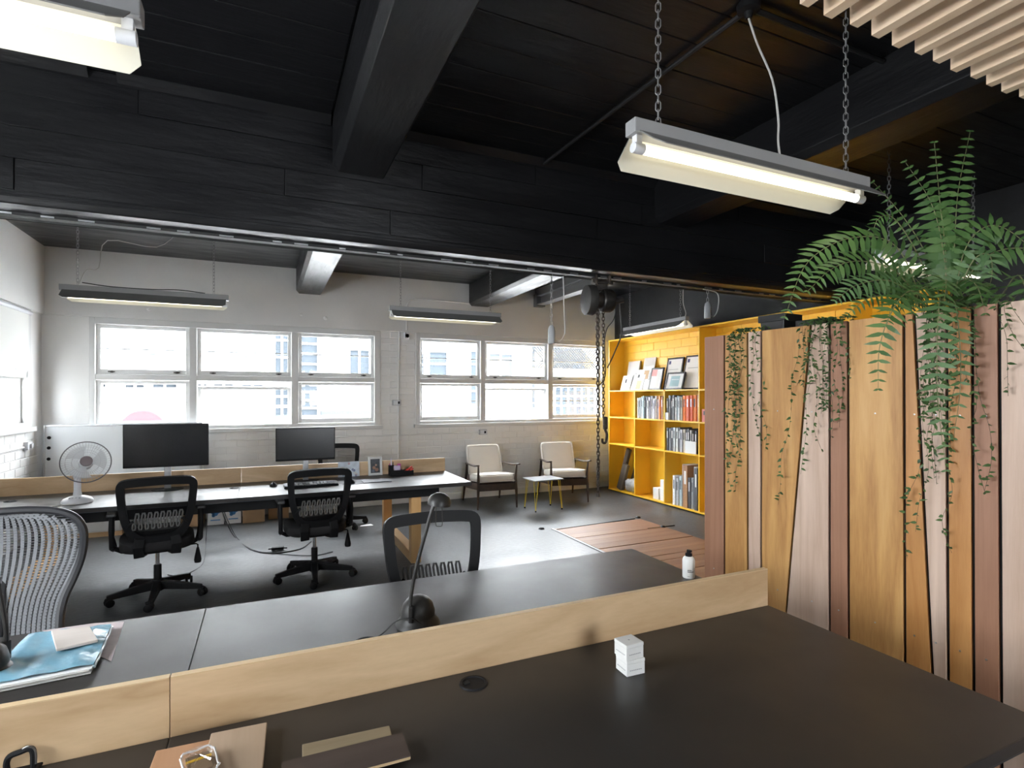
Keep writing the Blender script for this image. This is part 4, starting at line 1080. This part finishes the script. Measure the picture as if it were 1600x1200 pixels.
slab('timber_sample', 'reddish timber sample board at the bottom of the picture', 'timber sample', rectc(244,1173,DT+.012,.115,.30,-2), DT+.0005, .012, SMP1)
slab('timber_sample', 'beige timber sample board overlapping the reddish one', 'timber sample', rectc(330,1153,DT+.012,.115,.32,-3), DT+.013, .010, SMP2)
slab('timber_sample', 'olive brown timber sample under the dark smoked one', 'timber sample', rectc(472,1163,DT+.012,.19,.07,-3), DT+.0005, .012, SMP3)
d_ = slab('timber_sample', 'dark smoked timber sample with pale ply edge lying on top', 'timber sample', rectc(440,1190,DT+.024,.25,.085,-1), DT+.013, .007, SMP4)
pl = MB(); b0 = bpy.data.objects[d_.name].data
vs = [v.co.copy() for v in b0.vertices]
xs = [v for v in vs if v.z < .001]
pm = MB().hexa([v+Vector((0,0,.007)) for v in xs], [v+Vector((0,0,.010)) for v in xs]).build('oak_veneer', SMP4, d_)
d_.data.materials[0] = EDGE; d_.location.z = DT+.0135
bag = thing('sample_bag', 'small clear plastic bag with a yellow strip lying on the samples', 'bag', at(312,1196,DT+.03)+Vector((0,0,-.005)), R(14))
CLEAR = see_through('clear_plastic', (.9,.9,.92), .22, .12, True)
def bagf(u, v):
    a = 2*PI*u; ph = PI*(v-.5); ex = lambda q, e: math.copysign(abs(q)**e, q)
    return (.030*ex(math.cos(a),.4)*ex(math.cos(ph),.5)*(1+.05*math.sin(9*a)), .045*ex(math.sin(a),.4)*ex(math.cos(ph),.5), .014+.012*math.sin(ph)+.002*math.sin(7*a+4*ph))
MB().grid(bagf, 28, 9, closed_u=True).build('bag_film', CLEAR, bag, smooth=True)
MB().cb((0,.002,.008), (.044,.062,.006)).build('contents', mat('brown_sample_chip', (.25,.17,.10), .6), bag, .002)
MB().cb((0,.012,.012), (.046,.005,.003)).build('yellow_strip', mat('yellow_card', (.80,.50,.03), .6), bag)
MB().tube([Vector(bagf(i/24,.5))*1.01 for i in range(24)], .0022, 5, True).build('sealed_edge', mat('milky_plastic', (.75,.75,.77), .35), bag, smooth=True)
hp = thing('handle_loop', 'black looped handle with a worn silver edge at bottom left corner', 'handle', at(32,1205,DT)+Vector((0,0,.0)), R(-8))
lp = [(-.022,0,.0),(-.024,.0,.02),(-.018,0,.034),(.0,0,.040),(.016,0,.044),(.022,0,.034),(.022,0,.0)]
MB().tube(bez(lp, 24), .006, 8).build('loop', PLASTIC, hp, smooth=True)
MB().tube(bez([(.005,-.002,.0462),(.016,-.002,.0495),(.0265,-.002,.038),(.0275,-.002,.012)], 14), .0025, 6).build('worn_edge', STEEL, hp, smooth=True)
MB().bx(-.034,.034,-.014,.014,0,.006).build('plate', PLASTIC, hp, .002)
# two little white boxes
INK = mat('grey_fine_print', (.32,.32,.33), .7)
CARD = mat('white_card_box', (.72,.72,.70), .55)
bp = Vector((.9435,1.271,DT))
for i, (lab, dx, dy, rz) in enumerate((('lower of two small white boxes stacked on the near desk', 0, 0, -2), ('upper of two small white boxes stacked on the near desk', -.004, .001, 2))):
    t = thing('small_white_box', lab, 'box', (bp.x+dx, bp.y+dy, DT+.0005+i*.044), R(rz))
    b = MB().bx(-.030,.030,-.0275,.0275,0,.034).build('box_base', CARD, t, .0015)
    MB().bx(-.0305,.0305,-.028,.028,.0342,.0438).build('lid', CARD, t, .0015)
    for k in range(7):
        MB().bx(-.020+k*.0058,-.016+k*.0058,-.0279,-.0275,.014,.0165).build('lettering', INK, b)
        MB().bx(-.0304,-.030,-.020+k*.0058,-.016+k*.0058,.014,.0165).build('lettering', INK, b)
    if i: MB().lathe([(0,.0003),(.003,.0003),(.003,0)], 10, Matrix.Translation((0,0,.0438))).build('mark', INK, t)
# far half: lamp, bottle, folders
def lamp(label, loc, rz):
    t = thing('desk_lamp', label, 'lamp', loc, rz)
    LM = mat('worn_black_lamp_plastic', (.020,.019,.018), .42, var=(15,.3), spec=.3)
    MB().lathe([(.0,.0),(.072,.0),(.076,.006),(.070,.018),(.058,.030),(.057,.036)], 28).build('base_foot', LM, t, smooth=45)
    MB().lathe([(.057,.032),(.057,.05),(.050,.075),(.036,.092),(.018,.101),(.0,.103)], 28).build('base_dome', LM, t, smooth=True)
    MB().bx(-.022,-.006,-.062,-.040,.03,.085).build('stem_socket', LM, t, .004)
    st_ = MB().tube(bez([(-.015,-.052,.06),(-.014,-.052,.12),(.005,-.052,.22),(.035,-.052,.33),(.055,-.052,.40),(.062,-.05,.416),(.074,-.045,.422)], 30), .0062, 8).build('stem', LM, t, smooth=True)
    M = Matrix.Translation((.077,-.04,.418)) @ Matrix.Rotation(R(8),4,'Y') @ Matrix.Scale(.92,4)
    MB().lathe([(.0425,.0),(.0415,.014),(.034,.030),(.018,.041),(.0,.044),(.0,.041),(.016,.038),(.031,.028),(.038,.013),(.0395,.0)], 28, M).build('shade', LM, t, smooth=True)
    MB().lathe([(0,-.004),(.010,.0),(.012,.014),(0,.02)], 12, M).build('bulb', WPLAST, t, smooth=True)
    MB().tube(bez([(.070,-.06,.418),(.070,-.064,.385),(.0705,-.065,.356),(.076,-.065,.352),(.086,-.064,.352),(.091,-.063,.358),(.090,-.06,.40),(.088,-.055,.42)], 24), .0012, 5).build('wire_clip', IRON, t, smooth=True)
    return t
lp_ = at(653,977,DT)
lamp('slim black desk lamp with dome base before the empty chair back', (lp_.x, lp_.y, DT+.0005), -YAW)
g = Vector((g2.x, g2.y, DT))
wire('lamp_cord', 'thin black lamp cord looping to the desk grommet', 'cable', [Vector((lp_.x-.005,lp_.y-.07,DT+.03)), Vector((lp_.x-.04,lp_.y-.075,DT+.058)), Vector((lp_.x-.085,lp_.y-.055,DT+.05)), Vector((lp_.x-.125,lp_.y-.04,DT+.012)), g+Vector((.02,.0,.006)), g+Vector((-.004,-.006,.004))], .0022, CABLE, 26)
l2 = at(-28,1062,DT)
lamp('black dome base desk lamp cut off by the left picture edge', (l2.x, l2.y, DT+.0005), R(150))
bt = at(1076,902,DT)
t = thing('pump_bottle', 'white bottle with black spray top standing at the desk end', 'bottle', (bt.x, bt.y, DT+.0005), R(-12))
MB().lathe([(.0,.0),(.024,.0),(.026,.003),(.026,.074),(.023,.084),(.015,.091),(.012,.094)], 24).build('bottle_body', mat('white_bottle', (.80,.80,.78), .3), t, smooth=40)
MB().lathe([(.0145,.088),(.0145,.103),(.009,.105),(.008,.118),(.0,.119)], 18).bx(-.006,.006,-.016,.0,.111,.119).build('spray_top', PLASTIC, t, smooth=40)
for (z0, z1, wd, mm) in ((.034,.037,.5,PLASTIC),(.028,.031,.8,PLASTIC),(.010,.012,.25,INK),(.0395,.041,.4,INK)):
    n_ = 8; arc = [(.0263*math.sin(-.7+wd*1.3*i/n_), -.0263*math.cos(-.7+wd*1.3*i/n_)) for i in range(n_+1)]
    MB().add([(x,y,z0) for x,y in arc]+[(x,y,z1) for x,y in arc], [(i,i+1,n_+2+i,n_+1+i) for i in range(n_)]).build('label_lettering', mm, t)
slab('paper_sheet', 'pinkish printed sheet under the right of the blue folder', 'paper', [at(66,986,DT),at(174,1034,DT),at(194,972,DT),at(150,974,DT)], DT+.0008, .0008, mat('pink_grey_paper', (.58,.50,.50), .7, var=(30,.06)), 0)
# blue translucent folder stuffed with paper
fd = thing('document_folder', 'glossy blue plastic folder stuffed with papers on the near desk', 'folder', (0,0,DT+.002))
cor = [at(-40,1090,DT),at(147,1052,DT),at(176,985,DT),at(45,1000,DT)]
def quadpt(u, v): return cor[0]*(1-u)*(1-v)+cor[1]*u*(1-v)+cor[2]*u*v+cor[3]*(1-u)*v
ctr = (cor[0]+cor[1]+cor[2]+cor[3])/4
fd.location = (ctr.x, ctr.y, DT+.002)
def fpt(u, v, z): p = quadpt(u, v)-ctr; return Vector((p.x, p.y, z))
rn = random.Random(5)
for i in range(5):
    a, b = rn.uniform(-.015,.01), rn.uniform(-.03,.0)
    q = [fpt(.0+a,.0+b,0), fpt(.97+a,.0+b,0), fpt(.97+a,.96+b,0), fpt(a,.96+b,0)]
    MB().hexa([p+Vector((0,0,.003*i)) for p in q], [p+Vector((0,0,.003*i+.0026)) for p in q]).build('paper_sheaf', PAPER, fd)
BLUE = mat('blue_plastic_film', (.20,.42,.55), .16, bump=(28,.25), var=(9,.18), coat=.4)
MB().grid(lambda u, v: fpt(.01+.98*u, .03+.95*v, .0215+.003*math.sin(9*u+5*v)*math.sin(7*v)+.002*math.sin(17*u)), 24, 20).build('folder_film', BLUE, fd, smooth=True)
MB().tube([fpt(.995, .03+.95*i/10, .012+.003*math.sin(i*2.2)) for i in range(11)], .004, 6).build('folder_spine', mat('pale_blue_film', (.55,.70,.78), .2), fd, smooth=True)
ts_ = slab('timber_sample', 'pale whitewashed timber tile lying on the blue folder', 'timber sample', [at(88,1018,DT+.03),at(153,1003,DT+.03),at(140,982,DT+.03),at(80,989,DT+.03)], DT+.029, .009, wood('whitewashed_oak', (.56,.49,.44), (.68,.61,.56), 'x', 6, .06, .55))

# ------------------------------------------------------------------ things on the far desk
fan = thing('desk_fan', 'white desk fan with clear guard on the far desk', 'fan', tuple(at(121,785,DT)[:2])+(DT+.0005,), R(-4))
MB().lathe([(.0,.0),(.095,.0),(.097,.012),(.085,.03),(.05,.045),(.028,.05),(.0,.05)], 28).build('fan_base', WPLAST, fan, smooth=45)
for i in range(4): MB().lathe([(.006,.0),(.006,.007),(0,.008)], 8, Matrix.Translation((-.03+.02*i,-.055,.036))).build('button', mat('pale_grey_button', (.4,.42,.45), .4), fan)
MB().lathe([(.028,.045),(.022,.09),(.022,.17),(.026,.20),(.0,.205)], 18).build('fan_stem', WPLAST, fan, smooth=True)
HD = Matrix.Translation((.055,-.01,.292)) @ Matrix.Scale(.83,4) @ Matrix.Rotation(R(20),4,'Z') @ Matrix.Rotation(R(-14),4,'X') @ Matrix.Rotation(PI/2,4,'X')   # local z -> forward (-y)
MB().lathe([(.0,-.12),(.035,-.12),(.052,-.10),(.055,-.03),(.045,-.01),(.0,-.005)], 22, HD).tube([HD @ Vector((0,0,-.07)), (.005,.02,.20)], .018, 8).build('motor_housing', WPLAST, fan, smooth=45)
bl_m = see_through('milky_blade', (.80,.83,.86), .62)
for k in range(3):
    def blade(u, v, k=k):
        a = 2*PI*k/3 + (v-.4)*1.35*(.55+.45*u); r = .03 + .115*u
        return HD @ Vector((r*math.cos(a), r*math.sin(a), .015+.028*(v-.5)))
    MB().grid(blade, 8, 7).build('blade', bl_m, fan, smooth=True)
MB().lathe([(.0,.045),(.035,.042),(.04,.03),(.036,.0),(0,.0)], 22, HD).build('blade_hub', WPLAST, fan, smooth=40)
GW = mat('grey_guard_wire', (.45,.46,.48), .4, .3)
def ring(m, r, z, rr, n=40): m.tube([HD @ Vector((r*math.cos(2*PI*i/n), r*math.sin(2*PI*i/n), z)) for i in range(n)], rr, 5, True)
m = MB(); ring(m, .180, .02, .0042)
m.build('guard_rim', mat('dark_guard_rim', (.13,.13,.14), .4), fan, smooth=True)
for nm, zc_ in (('front_guard', .075), ('rear_guard', -.055)):
    m = MB(); ring(m, .10, zc_*.85, .0011); ring(m, .145, zc_*.62, .0011)
    for i in range(48):
        a = 2*PI*i/48; rr = [(.045,zc_),(.10,zc_*.9),(.145,zc_*.62),(.170,.02+zc_*.2),(.179,.02)]
        m.tube([HD @ Vector((r*math.cos(a), r*math.sin(a), z)) for r, z in rr], .0008, 3)
    m.build(nm, see_through('fine_guard_wire', (.6,.61,.63), .7), fan)
MB().lathe([(.0,.082),(.040,.080),(.046,.074),(.046,.066),(0,.066)], 24, HD).build('guard_badge', mat('mauve_grey_badge', (.23,.19,.20), .3), fan, smooth=40)

def monitor(label, x, y, w, h, zc_, arm=True):
    t = thing('monitor', label, 'monitor', (x, y, DT+.0005), R(-1))
    z = zc_-DT
    MB().bx(-w/2, w/2, -.002, .03, z-h/2, z+h/2).build('display_shell', PLASTIC, t, .004)
    MB().bx(-w/2+.008, w/2-.008, -.0035, -.001, z-h/2+.018, z+h/2-.008).build('screen', mat('dark_screen', (.012,.012,.014), .22), t)
    MB().bx(-.10, .10, .03, .055, z-.10, z+.10).build('rear_bulge', PLASTIC, t, .01)
    MB().bx(-.024, .024, .035, .055, .008, z).build('stand_neck', STEEL, t, .004)
    MB().lathe([(.0,.0),(.115,.0),(.118,.004),(.10,.009),(.0,.012)], 32, Matrix.Translation((0,.045,0)) @ Matrix.Diagonal((1,.78,1,1))).build('stand_foot', PLASTIC, t, smooth=40)
    return t
monitor('larger black monitor on the far desk beside the fan', -.745, 5.28, .607, .355, 1.092)
monitor('smaller black monitor on the far desk beside the photo frame', .335, 5.30, .508, .298, 1.062)
kb = thing('keyboard', 'black keyboard lying before the smaller monitor', 'keyboard', (.36,5.02,DT+.0005), R(2))
MB().hexa([(-.22,-.065,0),(.22,-.065,0),(.22,.065,0),(-.22,.065,0)], [(-.22,-.065,.012),(.22,-.065,.012),(.22,.065,.024),(-.22,.065,.024)]).build('key_deck', PLASTIC, kb, .003)
m = MB()
for r in range(5):
    for c in range(15): m.cb((-.203+c*.029, -.048+r*.024, .019+.0022*r), (.025,.020,.006))
tag(m.build('keys', DARKPL, kb), kind='stuff')
def mouse(label, x, y):
    t = thing('computer_mouse', label, 'mouse', (x, y, DT+.0012), R(4))
    def fn(u, v):
        a = 2*PI*u; ph = PI/2*v
        return (.03*math.cos(a)*math.cos(ph), .052*math.sin(a)*math.cos(ph), .034*math.sin(ph)*(1-.15*math.sin(a)))
    MB().grid(fn, 20, 7, closed_u=True).build('mouse_shell', PLASTIC, t, smooth=True)
    MB().lathe([(.0,-.003),(.009,-.003),(.009,.003),(0,.003)], 10, Matrix.Translation((0,.028,.029)) @ Matrix.Rotation(PI/2,4,'Y')).build('scroll_wheel', DARKPL, t)
mouse('black mouse left of the keyboard on the far desk', .06, 5.14)
mouse('black mouse on the grey mat right of the keyboard', .70, 5.04)
slab('desk_mat', 'flat dark grey mat lying on the far desk', 'desk mat', [at(535,758,DT),at(594,754,DT),at(590,748,DT),at(545,750,DT)], DT+.0006, .0015, mat('slate_mat', (.05,.05,.06), .6), .0)
slab('flat_notebook', 'flat slate notebook right of the mouse on the far desk', 'notebook', [Vector((.80,4.98,0)),Vector((1.05,4.99,0)),Vector((1.05,5.17,0)),Vector((.80,5.16,0))], DT+.0006, .006, mat('slate_cover', (.075,.075,.095), .5), .001)
# photo frame
pf = thing('photo_frame', 'white photo frame with a dark picture leaning on the divider', 'photo frame', (.985,5.44,DT+.0005), R(2)); pf.rotation_euler = (R(-8),0,R(2))
m = MB(); add_rect(m, -.068, .068, 0, .182, -.010, .008, .022,.022,.024,.022); m.build('frame', FRAME, pf, .002, seg=1)
ph = MB().bx(-.048,.048,-.002,.004,.022,.162).build('photograph', mat('dark_photograph', (.035,.04,.05), .3, var=(25,.7)), pf)
for (x,z,r,c) in ((-.012,.075,.016,(.30,.16,.10)),(.014,.055,.018,(.24,.12,.08)),(.008,.10,.010,(.32,.2,.14)),(-.02,.045,.014,(.10,.12,.16))):
    MB().lathe([(0,.0005),(r,.0005),(r,0)], 14, Matrix.Translation((x,-.002,z)) @ Matrix.Rotation(PI/2,4,'X')).build('picture_patch', mat('photo_tone_%d' % int(x*1000+900), c, .5), ph)
MB().bx(-.02,.02,.02,.024,.01,.12).build('easel_strut', FRAME, pf)
# patterned card
pc = thing('patterned_card', 'floral patterned card propped on the divider beside the smaller monitor', 'card', (.735,5.455,DT+.0005)); pc.rotation_euler = (R(-6),0,0)
c = MB().bx(-.10,.10,0,.004,0,.145).build('card', mat('pale_blue_card', (.55,.60,.66), .6, var=(25,.15)), pc)
rn = random.Random(9)
for i in range(18):
    x, z, r = rn.uniform(-.09,.09), rn.uniform(.01,.135), rn.uniform(.006,.015)
    MB().lathe([(0,.0004),(r,.0004),(r,0)], 9, Matrix.Translation((x,0,z)) @ Matrix.Rotation(PI/2,4,'X')).build('printed_petal', mat('petal_%d' % (i % 3), [(.55,.35,.38),(.20,.24,.38),(.60,.60,.58)][i % 3], .6), c)
# desk tidy with pens and red tape dispenser
dtd = thing('desk_organiser', 'black wire desk organiser standing before the divider', 'organiser', (1.205,5.36,DT+.0005), R(2))
m = MB()
for (x0,x1,y0,y1,h) in ((-.10,.02,-.045,.045,.055),(.02,.13,-.045,.045,.045),(-.10,-.05,.0,.045,.10)):
    m.bx(x0,x1,y0,y0+.003,0,h); m.bx(x0,x1,y1-.003,y1,0,h); m.bx(x0,x0+.003,y0,y1,0,h); m.bx(x1-.003,x1,y0,y1,0,h)
m.bx(-.10,.13,-.045,.045,0,.003); m.build('tray_walls', PLASTIC, dtd)
wp = dtd.location
def pen(label, x, y, h, col, rx, ry):
    o = MB().lathe([(.0,.0),(.004,.012),(.0045,.02),(.0045,h-.01),(.003,h),(.0,h)], 8).build('pen', mat('pen_%d%d%d' % tuple(int(q*99) for q in col), col, .4), smooth=True)
    o.location = (wp.x+x, wp.y+y, DT+.006); o.rotation_euler = (R(rx), R(ry), 0); tag(o, label, 'pen', 'pens in the desk organiser')
pen('pale lilac pen standing tallest in the desk organiser', -.072, .02, .165, (.62,.58,.75), 2, -3)
pen('magenta pen at the left of the desk organiser', -.082, .025, .115, (.42,.05,.22), 4, -6)
pen('black pen in the tall pocket of the desk organiser', -.066, .03, .125, (.03,.03,.03), -3, 5)
for i, (lab, x, y, col, sz) in enumerate((('yellow sticky note pad in the desk organiser', -.035,.012,(.78,.60,.05),(.05,.04,.05)), ('lilac sticky note pad in the desk organiser', -.03,-.02,(.60,.50,.66),(.06,.03,.062)), ('magenta sticky note pad in the desk organiser', .0,.02,(.50,.08,.28),(.03,.03,.075)))):
    o = MB()
    for k in range(4): o.cb((0,0,sz[2]*(k+.5)/4), (sz[0]-.002*(k % 2), sz[1], sz[2]/4-.0006))
    o = o.build('note_pad', mat('note_%d' % i, col, .7)); o.location = (wp.x+x, wp.y+y, DT+.035); tag(o, lab, 'notepad')
td = thing('stapler', 'red stapler leaning up out of the desk organiser', 'stapler', (wp.x+.075, wp.y+.0, DT+.03), 0); td.rotation_euler = (0, R(-38), 0)
RED = mat('red_plastic', (.60,.035,.025), .35)
MB().hexa([(-.07,-.016,.0),(.075,-.012,.0),(.075,.012,.0),(-.07,.016,.0)], [(-.06,-.014,.026),(.07,-.010,.016),(.07,.010,.016),(-.06,.014,.026)]).build('stapler_arm', RED, td, .006)
MB().bx(-.07,.07,-.012,.012,-.02,-.006).build('stapler_base', RED, td, .004)
MB().tube([(-.055,-.018,.004),(-.055,.018,.004)], .010, 10).build('hinge', STEEL, td)

# ------------------------------------------------------------------ by the far wall
wb = thing('whiteboard', 'framed whiteboard leaning under the left end of the far window', 'whiteboard', (-1.44,7.40,0)); wb.rotation_euler = (R(-3),0,0)
m = MB(); add_rect(m, -.75,.75,.30,1.19,-.012,.012,.022,.022,.022,.022); m.build('frame', mat('aluminium_trim', (.42,.43,.44), .35, .6), wb, .002, seg=1)
MB().bx(-.73,.73,-.004,.010,.32,1.17).build('board_face', mat('glossy_white_board', (.72,.75,.77), .12), wb)
for z in (1.05,.94,.82): MB().lathe([(0,.012),(.016,.010),(.018,0)], 14, Matrix.Translation((-.70,-.004,z)) @ Matrix.Rotation(PI/2,4,'X')).build('magnet', PLASTIC, wb)
for x in (-.72,.72): MB().bx(x-.012,x+.012,-.02,.02,0,.30).build('leg', STEEL, wb)
CARDB = mat('brown_cardboard', (.42,.27,.15), .8, var=(8,.08))
WCARD = mat('white_cardboard', (.62,.63,.63), .7)
BLOGO = mat('blue_print', (.06,.22,.48), .6)
def carton(label, x0, x1, y, h, d, mm, logo):
    t = thing('storage_carton', label, 'box', ((x0+x1)/2, y, .0005)); w = (x1-x0)/2
    b = MB().bx(-w,w,0,d,0,h).build('carton_body', mm, t, .003)
    MB().bx(-w,-.002,.001,d-.001,h,h+.004).bx(.002,w,.001,d-.001,h,h+.004).build('top_flaps', mm, t)
    if logo:
        for (cx,cz,r) in ((0,.13,.03),(.03,.15,.022),(-.028,.145,.02),(.01,.17,.024),(-.02,.11,.02)):
            MB().lathe([(0,.001),(r,.001),(r,0)], 7, Matrix.Translation((cx,0,cz)) @ Matrix.Rotation(PI/2,4,'X')).build('printed_bird', BLOGO, b)
        MB().bx(-.05,.05,-.001,0,.05,.062).build('printed_line', BLOGO, b)
carton('white carton with blue bird print under the far desk, left one', -.62,-.445,7.20,.28,.26,WCARD,True)
carton('white carton with blue bird print under the far desk, right one', -.43,-.265,7.20,.28,.26,WCARD,True)
carton('plain brown carton beside the printed cartons under the far desk', -.245,-.01,7.15,.27,.3,CARDB,False)
carton('brown carton at far right of the row under the desk', .03,.26,7.25,.20,.25,CARDB,False)
carton('brown carton left of the printed cartons under the far desk', -.88,-.66,7.2,.27,.26,CARDB,False)
cb_ = thing('low_cabinet', 'low white cabinet on a pale wooden plinth under the window', 'cabinet', (-1.72,7.10,0))
MB().bx(-.38,.30,0,.25,.05,.28).build('cabinet_body', WCARD, cb_, .004)
MB().bx(-.385,.305,-.005,.25,0,.05).build('wooden_plinth', BIRCH, cb_, .002)
MB().bx(-.37,-.045,-.012,0,.065,.27).build('door', WCARD, cb_, .003); MB().bx(-.035,.29,-.012,0,.065,.27).build('door', WCARD, cb_, .003)
# cables on the floor
wire('power_cable', 'black twin power cable hanging from the far desk and trailing across floor', 'cable', [at(345,790,.60),at(352,812,.2),at(366,838,.006),at(392,858,.006),at(428,864,.006),at(468,858,.006),at(486,846,.006)], .006, CABLE, 40)
wire('power_cable', 'thin black cable beside the twin cable under the far desk', 'cable', [at(347,790,.60),at(358,818,.2),at(372,842,.006),at(400,861,.006),at(440,866,.006),at(490,868,.006),at(520,862,.006)], .004, CABLE, 40)
wire('power_cable', 'thin black cable trailing behind the left mesh chair', 'cable', [at(326,775,.60),at(322,840,.1),at(318,878,.005),at(300,893,.005),at(280,900,.005),at(262,898,.005)], .004, CABLE, 30)
wire('fan_cable', 'thin cable of the fan lying along the desk edge', 'cable', [at(118,788,DT+.004),at(90,790,DT+.004),at(50,796,DT+.004),at(0,802,DT+.004)], .003, WCABLE, 16)
pa = at(434,860,.0); pb = MB().cb((0,0,.014), (.11,.04,.026)).tube([(-.055,0,.014),(-.085,0,.012)], .007, 8).tube([(.055,0,.014),(.085,0,.012)], .007, 8).build('power_adapter', PLASTIC, bevel=.006); pb.location = (pa.x, pa.y, .006); pb.rotation_euler = (0,0,R(-8)); tag(pb, 'black cable adapter lying on the floor between the two chairs', 'adapter')
for i, (px, py, w_) in enumerate(((560,809,.16),(572,821,.15))):
    p = at(px, py, 0); o = MB().hexa([(-w_/2,-.03,0),(w_/2,-.04,0),(w_/2*.8,.04,0),(-w_/2*.7,.035,0)],[(-w_/2,-.03,.002),(w_/2,-.04,.004),(w_/2*.8,.04,.003),(-w_/2*.7,.035,.002)]).build('paper_scrap', PAPER); o.location = (p.x,p.y,.0005)
    tag(o, ['white paper scrap on the floor nearest the far desk legs','white paper scrap on the floor, the one nearer the camera'][i], 'paper')
# conduits, sockets and sensor on the white wall
wy = Y1-.018
def outlet(label, x, z, col=GREYPL):
    t = thing('wall_socket', label, 'socket', (x, Y1-.012, z))
    MB().bx(-.058,.058,-.045,0,-.038,.038).build('box', col, t, .004)
    MB().bx(-.050,.050,-.050,-.045,-.032,.032).build('face_plate', WPLAST, t, .002)
    MB().bx(.012,.040,-.056,-.050,-.018,.018).build('plug', PLASTIC, t, .003)
outlet('surface wall socket below the right window', 2.945, .965)
outlet('surface wall socket between the two far windows', 1.66, 1.41)
wire('conduit', 'white conduit running down the pier between the windows', 'conduit', [(1.70,wy-.02,2.40),(1.69,wy,1.8),(1.69,wy,.9),(1.69,wy,.05)], .012, WHITE, 10, 8)
wire('conduit', 'white conduit running along the wall below the left window', 'conduit', [(-.4,wy,.955),(.6,wy,.955),(1.68,wy,.955)], .011, WHITE, 8, 8)
wire('conduit', 'white conduit running along the wall to the right hand socket', 'conduit', [(1.70,wy,.955),(2.3,wy,.96),(2.89,wy,.965)], .011, WHITE, 8, 8)
wire('conduit', 'pale conduit bending across the upper wall to the beam', 'conduit', [(1.80,7.54,2.42),(1.80,7.54,2.75),(1.90,7.54,2.86),(2.3,7.54,2.87),(2.72,7.54,2.86)], .011, WHITE, 20, 8)
sd = MB().cb((0,-.03,0),(.07,.06,.09)).lathe([(0,-.02),(.03,-.018),(.034,.0)], 12, Matrix.Translation((0,-.06,0)) @ Matrix.Rotation(PI/2,4,'X')).build('motion_sensor', WPLAST, bevel=.006); sd.location = (1.80,Y1-.012,2.345); tag(sd, 'small white motion sensor at the top of the pier', 'sensor')
t = thing('wall_socket', 'white wall socket with cable on the left wall below the blind', 'socket', (X0+.005, 7.15, .99))
MB().bx(0,.04,-.06,.06,-.04,.04).build('box', WPLAST, t, .004); MB().bx(.04,.06,-.02,.03,-.02,.02).build('plug', WPLAST, t, .004)
wire('conduit', 'white conduit along the left wall to the socket', 'conduit', [(X0+.012,5.4,.97),(X0+.012,6.3,.975),(X0+.012,7.08,.98)], .011, WHITE, 8, 8)
for (x, z, r) in ((-.55,2.61,.022),(.42,2.56,.02),(.72,2.53,.028),(-1.25,2.52,.02)):
    MB().lathe([(0,.012),(r*.7,.009),(r,0)], 10, Matrix.Translation((x,Y1-.035,z)) @ Matrix.Rotation(PI/2,4,'X')).build('plaster_lump', WHITE, wall_back, smooth=True)
struct(MB().bx(X0, SX, Y1-.03, Y1, 0, .10).build('baseboard_back', WHITE, bevel=.004))
